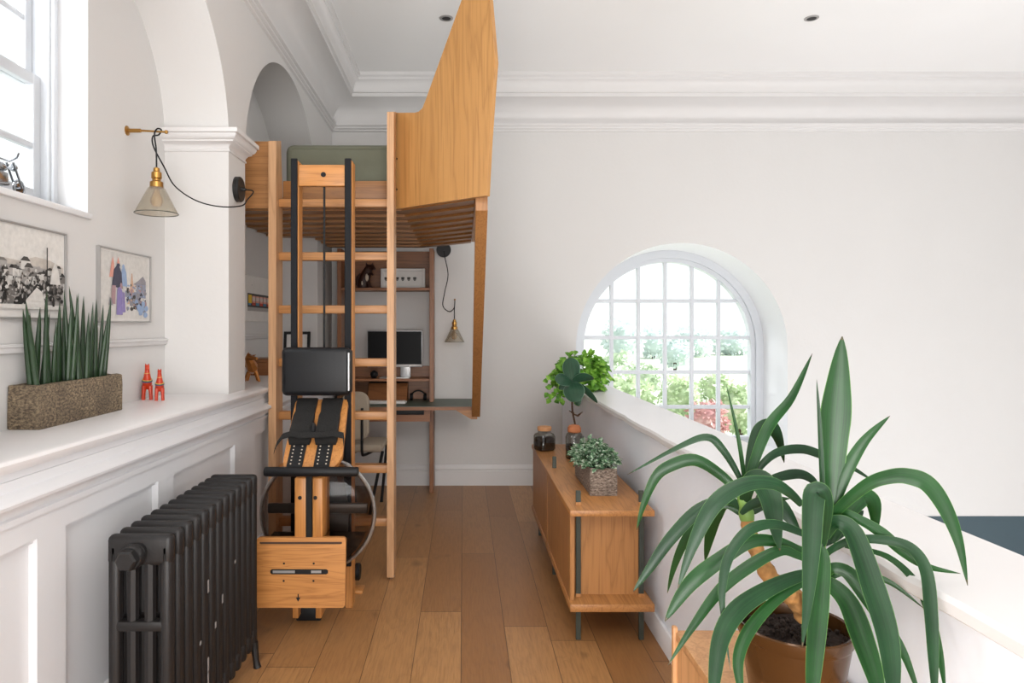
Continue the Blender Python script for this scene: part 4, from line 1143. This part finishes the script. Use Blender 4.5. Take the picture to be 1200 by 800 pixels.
MB().ball(fb((fx0 + fx1) / 2 - .01, .5, .02), .022, 12, (.7, 1, 1.6)).build('strap_knob', M['black'], fo)
# handle
y = 2.86
MB().tube([P(310, 552.5, y), P(312, 552.5, y), P(418, 552.5, y), P(420, 552.5, y)], [.017, .0205, .0205, .017], 16).build('handle', M['black'], rw)
# tongue: two boards with strap between
yt = 2.93
tg = MB(); tg.box(X(345, yt), X(360, yt), yt, yt + .16, .40, Z(560, yt), .006); tg.box(X(366, yt), X(378, yt), yt, yt + .16, .40, Z(560, yt), .006); tg.box(X(358, yt), X(368, yt), yt + .05, yt + .16, .20, Z(562, yt), .004)
tg.box(X(345, yt), X(378, yt), yt + .03, yt + .16, .20, .42, .004)
to = tg.build('frame_tongue', M['ash'], rw)
MB().box(X(358.5, yt), X(365.5, yt), yt - .006, yt + .012, .41, Z(556, yt), .003).build('pull_strap', M['webbing'], rw)
for px in (351.5, 369.5): MB().lathe([(.0085, 0), (.0085, .003), (0, .003)], P(px, 583, yt), (0, -1, 0), 12).build('screw', M['black'], to)
# water tank
tc_ = Vector((X(371, 3.07), 3.10, Z(603, 3.07))); TR = .252
tk = MB().lathe([(0, -.072), (TR * .82, -.072), (TR * .95, -.055), (TR, -.02), (TR, .02), (TR * .95, .055), (TR * .82, .072), (0, .072)], tc_, (0, 1, 0), 56).build('water_tank', M['tank'], rw)
MB().torus(tc_, TR + .004, .010, (0, 1, 0), 64, 10).build('tank_rim', M['tankrim'], tk)
mb = MB()
mb.box(tc_.x - TR * .9, tc_.x + TR * .9, tc_.y - .012, tc_.y + .012, tc_.z + .0, tc_.z + .045, .006)
mb.lathe([(.03, -.06), (.03, .06)], tc_, (0, 1, 0), 16)
mb.build('paddle', M['paddle'], tk)
rows = []
ang = [math.radians(a) for a in range(-155, -24, 5)]
mb = MB(); rr_ = TR * .93
wl = [(tc_.x + rr_ * math.cos(a), tc_.z + rr_ * math.sin(a)) for a in ang]
mb.prism([(x, tc_.y - .05, z) for x, z in wl], (0, .1, 0)); mb.build('water', M['water'], tk, smooth=False)
mb = MB().prism([P(383, 563, 3.17), P(404, 566, 3.17), P(409, 600, 3.17), P(404, 655, 3.17), P(383, 655, 3.17)], (0, .012, 0)).build('back_plate', M['paddle'], rw, smooth=False)
# base board
yb_ = 2.90
rot = Matrix.Rotation(-.06, 3, 'X')
bw0, bw1, bz0, bz1 = X(299, yb_), X(404.3, yb_), Z(712, yb_), Z(631, yb_)
pv = (0, yb_, bz0)
bb = MB()
outl = rounded(bw0, bw1, bz0, bz1, .014, 4)
pvv = Vector(pv)
front = [pvv + rot @ (Vector((x, yb_, z)) - pvv) for x, z in outl]
bo = bb.prism(front, rot @ Vector((0, .024, 0))).build('base_board', M['ash_x'], rw, smooth=False)
def bp_(px, py, o=.0006): return pvv + rot @ (Vector((X(px, yb_), yb_ - o, Z(py, yb_))) - pvv)
mb = MB(); mb.add([bp_(x, z) for x, z in [(316, 669), (318, 667.5), (382, 667.5), (384, 669), (384, 672), (382, 673.5), (318, 673.5), (316, 672)]], [tuple(range(8))])
for px, py in ((332, 661), (367, 661), (332, 681), (367, 681)):
    mb.add([bp_(px + 1.3 * math.cos(k * PI / 4), py + 1.3 * math.sin(k * PI / 4)) for k in range(8)], [tuple(range(8))])
mb.add([bp_(x, z) for x, z in [(346.5, 700), (352, 700), (349.2, 705)]], [(0, 1, 2)]); mb.add([bp_(x, z) for x, z in [(348.6, 696), (349.9, 696), (349.9, 700), (348.6, 700)]], [(0, 1, 2, 3)])
mb.build('slot_and_marks', M['black'], bo, smooth=False)
mb = MB(); mb.add([bp_(x, z, .0009) for x, z in [(319, 669), (345, 669), (345, 672), (319, 672)]], [(0, 1, 2, 3)]); mb.add([bp_(x, z, .0009) for x, z in [(364, 669), (376, 669), (376, 672), (364, 672)]], [(0, 1, 2, 3)])
mb.build('slot_reflection', M['frame_silver'], bo, smooth=False)
mb = MB(); mb.prism([bp_(x, z, .0005) for x, z in [(303, 636), (400, 636), (400, 638), (398, 638.6), (305, 638.6), (303, 638)]], (0, -.0004, 0)); mb.build('groove', M['stem_brown'], bo, smooth=False)
# transport wheel foot on the right and runners underneath
yf = 3.40
MB().box(X(404, yf), X(414, yf), yf, yf + .07, .0, Z(650, yf), .004).build('wheel_block', M['ash'], rw)
MB().lathe([(.0, -.014), (.036, -.014), (.042, -.008), (.042, .008), (.036, .014), (0, .014)], (X(418, yf), yf + .03, Z(672, yf)), (1, 0, 0), 20).build('wheel', M['black'], rw)
MB().box(X(404, yf), X(425, yf), yf - .01, yf + .08, 0.0, .014, .003).build('wheel_foot', M['ash'], rw)
MB().box(X(345, 3.05), X(374, 3.05), 3.08, 3.15, 0, .06, .004).build('runner', M['black'], rw)
for px in (343, 370): MB().box(X(px, 3.04), X(px + 7, 3.04), 3.035, 3.15, .03, .15, .004).build('runner', M['ash'], rw)

# ================================================================== SIDEBOARD
sb = thing('sideboard', 'low oak sideboard with dark metal posts along the parapet', 'sideboard', (.62, 3.6, 0))
BZ = .57; sy0, sy1, sx0, sx1 = 2.815, 4.40, .440, .790
MB().box(sx0, sx1, sy0, sy1, BZ - .026, BZ, .004).build('top', M['oak_y'], sb)
MB().box(sx0, sx1, sy0, sy1, .150, .182, .004).build('bottom_board', M['oak_y'], sb)
MB().box(sx0 + .035, sx1 - .02, 2.925, 2.945, .182, BZ - .026).build('end_panel', M['oak_z'], sb)
MB().box(sx0 + .035, sx1 - .02, 4.31, 4.33, .182, BZ - .026).build('end_panel', M['oak_z'], sb)
MB().box(sx1 - .035, sx1 - .02, 2.945, 4.31, .182, BZ - .026).build('back_panel', M['oak_z'], sb)
for y0, y1 in ((2.86, 3.612), (3.622, 4.375)):
    MB().box(sx0 + .006, sx0 + .026, y0, y1, .178, BZ - .028, .002, 1).build('door', M['oak_z'], sb)
for y in (2.90, 3.66, 4.34):
    for x in (sx0 + .048, sx1 - .035):
        po = MB().box(x - .0105, x + .0105, y - .006, y + .006, 0, BZ + .062, .0015, 1).build('post', M['steel'], sb)
        if y < 3:
            MB().box(x - .013, x + .013, y - .008, y + .008, .182, .196, .002, 1).build('post_collar', M['oak_z'], po)
            MB().box(x - .013, x + .013, y - .008, y + .008, BZ, BZ + .014, .002, 1).build('post_collar', M['oak_z'], po)

# jar terrarium
jx, jy = X(638, 4.19), 4.19
t = thing('cork_jar', 'square glass jar with cork lid and dark filling on the sideboard far end', 'jar', (jx, jy, BZ))
def sq(r, z, c=.35, n=4):
    pts = []
    for k in range(32):
        a = 2 * PI * k / 32; q = (abs(math.cos(a)) ** n + abs(math.sin(a)) ** n) ** (-1 / n)
        pts.append(Vector((jx + r * q * math.cos(a + .5), jy + r * q * math.sin(a + .5), z)))
    return pts
mb = MB(); mb.grid([sq(.05, BZ + .001), sq(.057, BZ + .012), sq(.057, BZ + .085), sq(.05, BZ + .10), sq(.04, BZ + .108, n=2), sq(.04, BZ + .125, n=2)], True); mb.add(sq(.05, BZ + .001), [tuple(range(32))])
mb.build('jar_glass', M['jar'], t)
mb = MB(); mb.grid([sq(.048, BZ + .004), sq(.053, BZ + .013), sq(.053, BZ + .07), sq(.045, BZ + .078), sq(.01, BZ + .082)], True); mb.build('filling', M['soil'], t)
MB().lathe([(.036, .118), (.043, .122), (.043, .142), (.04, .145), (0, .145)], (jx, jy, BZ), n=24).build('cork_lid', M['cork'], t)

# trough of variegated leaves
t = thing('variegated_plant', 'grey stone trough of small variegated leaves on the sideboard', 'plant', (.626, 3.27, BZ))
mb = MB(); trough(mb, .568, .688, 3.055, 3.48, BZ, BZ + .122, seed=4); mb.build('trough', M['stone_grey'], t, angle=50)
MB().box(.582, .674, 3.07, 3.466, BZ + .05, BZ + .108).build('soil', M['soil'], t)
mb = MB(); rr = random.Random(21)
for i in range(900):
    y = rr.uniform(3.05, 3.49); x = rr.uniform(.53, .715)
    q = ((y - 3.27) / .23) ** 2 + ((x - .622) / .1) ** 2
    if q > 1.0: continue
    hz = .10 * (1 - q * .75) * rr.uniform(.25, 1.0) * (1 + .15 * math.sin(y * 40))
    d = Vector((rr.gauss((x - .622) * 5, .6), rr.gauss((y - 3.27) * 2 - .2, .6), rr.uniform(-.3, .5))).normalized()
    mb.leafcard((x, y, BZ + .113 + hz), d, Vector((rr.uniform(-.5, .5), rr.uniform(-.9, .1), 1)), rr.uniform(.022, .036), rr.uniform(.014, .022))
mb.build('foliage', M['variegated'], t, smooth=False)

# rubber plant in a glass jar
ry = 3.92; rx = X(673, ry)
t = thing('rubber_plant', 'dark broad-leaved plant on a bare stem in a jar behind the trough', 'plant', (rx, ry, BZ))
MB().lathe([(.046, .001), (.05, .01), (.05, .125), (.044, .142), (.036, .15), (.036, .168)], (rx, ry, BZ), n=24).build('jar_glass', M['jar'], t)
MB().lathe([(.044, .004), (.047, .01), (.047, .08), (0, .085)], (rx, ry, BZ), n=20).build('soil', M['soil'], t)
MB().lathe([(.034, .15), (.039, .156), (.038, .178), (.03, .19), (.012, .196), (0, .196)], (rx, ry, BZ), n=20).build('stopper', M['terracotta'], t)
st_ = [P(675, 503, ry), P(673, 492, ry), P(671, 482, ry - .03), P(670.5, 470, ry - .05), P(671, 455, ry - .05), P(671, 445, ry - .06)]
MB().tube(spline(st_, 4), .0055, 8).tube([P(672, 485, ry - .02), P(677, 487, ry - .05), P(683, 482, ry - .06)], [.006, .012, .003], 6, flat=.5).tube([P(672, 484, ry - .02), P(667, 481, ry - .05)], [.006, .002], 6).build('stem', M['stem_brown'], t)
mb = MB(); hub = P(671, 447, ry - .07)
for tx, ty, dy, wpx, ang in ((668, 419, -.02, 15, 0), (651, 446, -.1, 12, .5), (696, 443, -.08, 9, .6), (674, 471, -.16, 18, 0), (655, 456, .02, 9, .5), (680, 436, .08, 9, 0), (678, 476, .0, 10, .3), (700, 472, .06, 7, .7), (663, 436, .08, 9, 0)):
    tip = P(tx, ty, ry - .07 + dy)
    if tx == 700: pass
    mid_ = hub.lerp(tip, .5) + Vector((0, 0, .012))
    pts = spline([hub, mid_, tip], 6)
    tt = (tip - hub).normalized(); view = (Vector((0, 0, H)) - hub).normalized()
    sd = tt.cross(view).normalized(); sd = Matrix.Rotation(ang, 3, tt) @ sd
    W = wpx * ry / F; m_ = len(pts) - 1
    W *= 1.35
    mb.ribbon(pts, [W * max(.06, math.sin(PI * min(1, (i / m_) * .93 + .06)) ** .7) for i in range(m_ + 1)], [sd] * (m_ + 1), .2)
mb.build('leaves', M['rubber'], t)

# bright ivy in a pot on the coping
iy = 4.75; ix = .93
t = thing('potted_ivy', 'bright green ivy spilling over the far end of the parapet coping', 'plant', (ix, iy, .885))
MB().lathe([(.05, .001), (.055, .01), (.07, .11), (.07, .12), (.062, .12), (.06, .105), (0, .105)], (ix, iy, .885), n=24).build('pot', M['white_plastic'], t)
mb = MB(); rr = random.Random(31)
for i in range(620):
    a = rr.uniform(0, 2 * PI); 
    d = Vector((rr.gauss(0, 1), rr.gauss(0, 1), rr.gauss(.2, .8))).normalized()
    p = Vector((X(680, iy), iy - .02, Z(441, iy))) + Vector((d.x * .178, d.y * .15, d.z * .155)) * rr.uniform(.55, 1.05)
    if p.x > .80 and p.z < .895: continue
    mb.leafcard(p, (d + Vector((rr.uniform(-.8, .8), rr.uniform(-.8, .8), rr.uniform(-1, .2)))), d + Vector((0, -.6, .6)), rr.uniform(.04, .065), rr.uniform(.035, .055))
for k in range(26):
    p = P(rr.uniform(641, 662), rr.uniform(438, 470), iy - rr.uniform(.02, .1)); mb.leafcard(p, (rr.uniform(-1, .3), -.4, rr.uniform(-1, 0)), (0, -1, .4), .045, .04)
mb.build('foliage', M['ivy'], t, smooth=False)
MB().tube(cable([(ix, iy, .99), (ix - .06, iy, 1.03), (ix - .16, iy - .04, .98), (ix - .24, iy - .08, .92)], 5), .004, 6).tube(cable([(ix, iy, .99), (ix - .03, iy - .03, 1.06), (ix - .1, iy - .06, 1.1)], 5), .004, 6).build('stems', M['stem_brown'], t)

# ================================================================== PLANT STAND AND YUCCA
TZ = .58
t = thing('plant_stand', 'pale wooden chest under the yucca pot against the parapet', 'chest', (.66, 1.3, 0))
x0, x1, y0, y1 = .520, PX - .016, .75, 1.688
MB().box(x0 + .004, x1, y0, y1 - .004, .05, TZ - .022, .003, 1).build('chest_body', M['light_wood'], t)
MB().box(x0, x1, y0, y1, TZ - .022, TZ, .005, 2).build('lid', M['light_wood'], t)
MB().box(x0 - .006, x0 + .006, y1 - .016, y1, .04, TZ + .012, .003, 2).build('corner_post', M['light_wood'], t)
for q in ((x0 + .02, y0 + .03), (x1 - .06, y0 + .03), (x0 + .02, y1 - .07), (x1 - .06, y1 - .07)): MB().box(q[0], q[0] + .04, q[1], q[1] + .04, 0, .06, .003, 1).build('foot', M['light_wood'], t)

yk = thing('potted_yucca', 'large yucca with long arching green leaves in a bronze pot', 'plant', (.654, 1.35, TZ))
pc = Vector((.654, 1.35, TZ)); PR = .1055; ph = .165
MB().lathe([(.076, .001), (.08, .006), (PR - .004, ph - .03), (PR - .003, ph - .026), (PR, ph - .022), (PR + .001, ph - .003), (PR - .001, ph), (PR - .006, ph - .002), (PR - .009, ph - .02), (PR - .012, ph - .05)], pc, n=48).build('pot', M['bronze'], yk)
mb = MB(); rr = random.Random(8); rows = [[pc + Vector((0, 0, ph - .018))] * 28]
rows = []
for i in range(6):
    r = (PR - .009) * i / 5
    rows.append([pc + Vector((r * math.cos(2 * PI * k / 28), r * math.sin(2 * PI * k / 28), ph - .02 + rr.uniform(-.006, .006) - .006 * i / 5)) for k in range(28)])
mb.grid(rows, True); 
for k in range(120):
    a = rr.uniform(0, 6.28); q = rr.uniform(0, .09); mb.ball(pc + Vector((q * math.cos(a), q * math.sin(a), ph - .018)), rr.uniform(.002, .006), 5)
mb.build('soil', M['soil'], yk)
mb = MB()
sp1 = spline([P(945, 722, 1.34), P(932, 700, 1.33), P(914, 690, 1.33), P(900, 672, 1.34), P(888, 648, 1.36), P(880, 628, 1.37), P(875, 605, 1.38), P(872, 580, 1.38)], 5)
rad_ = []
for i in range(len(sp1)):
    q = i / (len(sp1) - 1); b_ = .021 * (1 - q) + .012 * q
    rad_.append(b_ * (1 + .10 * math.sin(i * 2.1)))
mb.use(M['bark']); mb.tube(sp1[:30], rad_[:30], 12); mb.use(M['green_stem']); mb.tube(sp1[29:], [r * 1.1 for r in rad_[29:]], 12)
mb.build('stem', None, yk)
mb = MB(); sp2 = spline([P(952, 728, 1.30), P(954, 700, 1.29), P(957, 660, 1.28), P(960, 620, 1.27), P(963, 592, 1.27)], 5)
mb.use(M['bark']); mb.tube(sp2[:8], [.018] * 8, 12); mb.use(M['green_stem']); mb.tube(sp2[7:], [.014 + .004 * math.sin(i) * .3 for i in range(len(sp2) - 7)], 12)
mb.build('stem', None, yk)

def blade(mb, pts, w, d0, d1, tw=.0, seed=0, wmid=.45, base=.35):
    n = len(pts)
    if w < 33: w *= .84
    # cumulative length for the depth run
    L = [0]
    for (a, b), (c, d) in zip(pts, pts[1:]): L.append(L[-1] + math.hypot(c - a, d - b))
    P3 = [P(px, py, d0 + (d1 - d0) * (l / L[-1])) for (px, py), l in zip(pts, L)]
    sp = spline(P3, 6); m_ = len(sp) - 1
    sides = []; ws = []
    for i, p in enumerate(sp):
        t = (sp[min(i + 1, m_)] - sp[max(i - 1, 0)]).normalized()
        view = (Vector((0, 0, H)) - p).normalized()
        sd = t.cross(view).normalized()
        if sides and sd.dot(sides[-1]) < 0: sd = -sd
        q = i / m_
        sides.append(sd)
        prof_w = (base + (1 - base) * min(1, q / wmid) ** .8) if q < wmid else max(.03, (1 - ((q - wmid) / (1 - wmid)) ** 2.2))
        ws.append(w * p.y / F * prof_w)
    out = []
    for i, (p, sd) in enumerate(zip(sp, sides)):
        t = (sp[min(i + 1, m_)] - sp[max(i - 1, 0)]).normalized()
        out.append(Matrix.Rotation(tw * (i / m_ - .2), 3, t) @ sd)
    mb.ribbon(sp, ws, out, .22)

mb = MB(); a_, b_ = M['yucca'], M['yucca_dim']
L_ = [
 (a_, [(873, 580), (872, 560), (865, 512), (851, 450)], 6, 1.38, 1.36, 0),
 (a_, [(876, 580), (879, 556), (900, 501), (928, 465), (952, 414)], 15, 1.38, 1.42, .3),
 (b_, [(876, 575), (880, 540), (889, 508), (902, 499), (912, 514), (919, 542)], 21, 1.39, 1.52, .2),
 (b_, [(871, 575), (866, 558), (848, 528), (829, 512), (796, 523), (735, 556)], 11, 1.38, 1.40, .3),
 (a_, [(873, 592), (866, 580), (848, 559), (815, 539), (785, 546), (768, 560), (754, 592), (746, 621)], 17, 1.38, 1.42, -.3),
 (b_, [(879, 575), (887, 552), (909, 531), (939, 526), (965, 534), (995, 546), (1027, 566)], 13, 1.39, 1.48, .3),
 (b_, [(885, 590), (900, 565), (920, 557), (940, 556), (955, 566), (961, 584)], 14, 1.38, 1.44, .3),
 (b_, [(868, 596), (854, 586), (821, 596), (786, 631), (760, 668), (742, 693)], 18, 1.38, 1.36, -.3),
 (a_, [(866, 598), (846, 592), (824, 603), (803, 633), (790, 664), (782, 695)], 13, 1.38, 1.45, -.2),
 (a_, [(868, 602), (850, 590), (838, 605), (831, 630), (826, 658)], 18, 1.38, 1.47, .2),
 (b_, [(872, 590), (878, 566), (890, 562), (902, 580), (908, 612), (914, 645)], 32, 1.37, 1.24, .1),
 (b_, [(868, 602), (880, 592), (900, 586), (926, 584)], 14, 1.37, 1.32, .6),
 (b_, [(880, 600), (895, 588), (915, 594), (938, 624)], 26, 1.38, 1.34, -.2),
]
for m_, p_, w_, d0_, d1_, tw_ in L_:
    mb.use(m_); blade(mb, p_, w_, d0_, d1_, tw_)
mb.build('leaf_crown', None, yk)
mb = MB()
R_ = [
 (a_, [(972, 600), (974, 570), (978, 504), (982, 457), (987, 394)], 33, 1.27, 1.27, .12, .55),
 (b_, [(963, 600), (964, 575), (961, 504), (957, 444)], 7, 1.26, 1.24, 0, .4),
 (a_, [(973, 612), (980, 585), (990, 556), (1013, 517), (1043, 487)], 18, 1.27, 1.25, .4, .45),
 (a_, [(972, 618), (982, 597), (1016, 568), (1044, 558), (1066, 558), (1088, 567), (1108, 595), (1124, 636), (1134, 686)], 24, 1.27, 1.08, -.4, .55),
 (b_, [(940, 592), (925, 577), (904, 566), (872, 568), (838, 590), (814, 634), (794, 690)], 23, 1.26, 1.22, -.2, .6),
 (b_, [(962, 640), (966, 600), (962, 580), (954, 582), (951, 640), (947, 700), (940, 758)], 30, 1.25, 1.05, -.1, .35),
 (b_, [(966, 630), (978, 612), (1000, 624), (1024, 690), (1040, 745), (1046, 800), (1047, 840)], 31, 1.26, 1.02, .15, .5),
 (a_, [(964, 690), (972, 684), (994, 706), (1012, 752), (1027, 800), (1033, 840)], 30, 1.27, 1.12, .2, .5),
 (a_, [(964, 680), (974, 666), (994, 671), (1015, 698), (1036, 730), (1060, 768), (1084, 835)], 21, 1.28, 1.14, .2, .4),
 (a_, [(966, 682), (988, 671), (1018, 674), (1046, 684), (1083, 713)], 10, 1.28, 1.2, .3, .4),
 (b_, [(964, 655), (974, 644), (998, 633), (1032, 632), (1066, 641), (1085, 668), (1091, 720), (1094, 780), (1096, 835)], 17, 1.27, 1.03, .2, .7),
 (a_, [(974, 625), (988, 602), (1010, 610), (1034, 625), (1058, 646), (1085, 663), (1126, 672)], 16, 1.28, 1.14, .3, .5),
 (a_, [(974, 635), (990, 608), (1004, 590), (1014, 582), (1024, 592), (1026, 628)], 24, 1.29, 1.36, .1, .6),
 (a_, [(990, 640), (1040, 652), (1078, 690), (1098, 752), (1108, 812)], 12, 1.29, 1.1, .2, .6),
 (a_, [(962, 640), (965, 660), (960, 710), (953, 790), (950, 850)], 25, 1.25, 1.08, .1, .5),
 (b_, [(958, 632), (939, 624), (908, 614), (878, 621), (855, 650), (847, 684), (847, 717), (856, 785)], 15, 1.26, 1.15, -.2, .4),
 (a_, [(956, 660), (936, 651), (915, 645), (882, 661), (845, 690), (812, 734), (783, 779)], 17, 1.26, 1.2, -.2, .5),
 (a_, [(956, 652), (936, 644), (908, 634), (878, 635), (845, 655), (808, 685), (779, 728)], 22, 1.27, 1.25, -.2, .75),
 (b_, [(956, 672), (936, 675), (900, 690), (865, 714), (845, 748), (837, 800), (836, 840)], 26, 1.26, 1.06, -.15, .5),
 (a_, [(956, 680), (936, 685), (906, 706), (879, 737), (866, 768), (867, 800), (876, 840)], 17, 1.26, 1.1, -.2, .5),
 (b_, [(962, 640), (982, 628), (1004, 606), (1012, 598)], 12, 1.28, 1.34, .2, .5),
]
for m_, p_, w_, d0_, d1_, tw_, wm in R_:
    mb.use(m_); blade(mb, p_, w_, d0_, d1_, tw_, wmid=wm)
mb.build('leaf_crown', None, yk)

# ================================================================== CEILING SPOTS
for px, lb_ in ((951, 'small recessed ceiling spotlight on the right side of the ceiling'), (523, 'small recessed ceiling spotlight beside the tall wooden panel')):
    y = 4.5
    t = thing('ceiling_spotlight', lb_, 'light', (X(px, y), y, ZC), 'recessed ceiling spotlights')
    MB().lathe([(.045, 0), (.045, -.004), (.03, -.006), (.03, .0)], (X(px, y), y, ZC), n=24, caps=False).build('trim_ring', M['frame_silver'], t)
    MB().lathe([(.03, -.002), (.012, -.004), (0, -.004)], (X(px, y), y, ZC), n=20).build('lens', M['iron'], t)

# ================================================================== LIGHT, WORLD, CAMERA
w = bpy.data.worlds.new('daylight'); S.world = w; w.use_nodes = True
nt = w.node_tree; bg = nt.nodes['Background']
tcw = N(nt, 'ShaderNodeTexCoord'); spw = N(nt, 'ShaderNodeSeparateXYZ'); nt.links.new(tcw.outputs['Generated'], spw.inputs[0])
fz = math_(nt, 'MULTIPLY_ADD', spw.outputs[2], .5, .5)
nt.links.new(mixrgb(nt, fz, (1, .99, .97, 1), (.93, .96, 1, 1)), bg.inputs['Color'])
bg.inputs['Strength'].default_value = 1.2

def area(name, loc, target, sx, sy, power, col=(1, 1, 1)):
    l = bpy.data.lights.new(name, 'AREA'); l.shape = 'RECTANGLE'; l.size = sx; l.size_y = sy; l.energy = power; l.color = col
    o = bpy.data.objects.new(name, l); COL.objects.link(o); o.location = loc
    o.rotation_euler = (Vector(target) - Vector(loc)).to_track_quat('-Z', 'Y').to_euler()
    return o
sun = bpy.data.lights.new('sun', 'SUN'); sun.energy = 7; sun.angle = math.radians(8)
so = bpy.data.objects.new('sun', sun); COL.objects.link(so); so.rotation_euler = Vector((-.75, .15, -.65)).to_track_quat('-Z', 'Y').to_euler()
area('stairwell_fill', (3.4, 1.6, 3.2), (2.6, 4.2, .5), 2.6, 2.2, 8)  # added fill under the stairwell ceiling, no fitting there
area('reveal_fill', (.2, 8.4, 3.9), (2.55, 5.9, 1.1), 1.6, 1.6, 170, (.95, .98, 1))  # added lamp outside, out of view, brightening the right reveal of the arch
area('front_fill', (.2, -.6, 3.1), (-.2, 4.0, .9), 2.2, 1.2, 50, (1, .97, .93))  # added fill high behind the camera, pointing forward
area('window_light', (-1.78, 2.1, 2.3), (.8, 2.6, .5), .85, .9, 20, (.93, .96, 1))
area('ceiling_fill', (.1, -.9, .9), (.6, 3.4, 3.3), 1.6, .8, 90, (1, .98, .96))  # added uplight behind the camera, brightens the ceiling directly
area('stairwell_upfill', (3.4, 2.6, -2.2), (2.8, 3.6, 3.3), 2.6, 2.4, 150, (.98, .99, 1))  # added uplight hidden low behind the parapet, lifts ceiling and right side

cam = bpy.data.cameras.new('camera'); co = bpy.data.objects.new('camera', cam); COL.objects.link(co)
co.location = (0, 0, H); co.rotation_euler = (PI / 2, 0, 0)
cam.sensor_width = 36; cam.lens = 24
cam.shift_x = (600 - CX) / 1200; cam.shift_y = -(400 - CY) / 1200
cam.clip_start = .05; cam.clip_end = 500
S.camera = co
S.view_settings.view_transform = 'Standard'
S.view_settings.look = 'None'
S.view_settings.exposure = 0
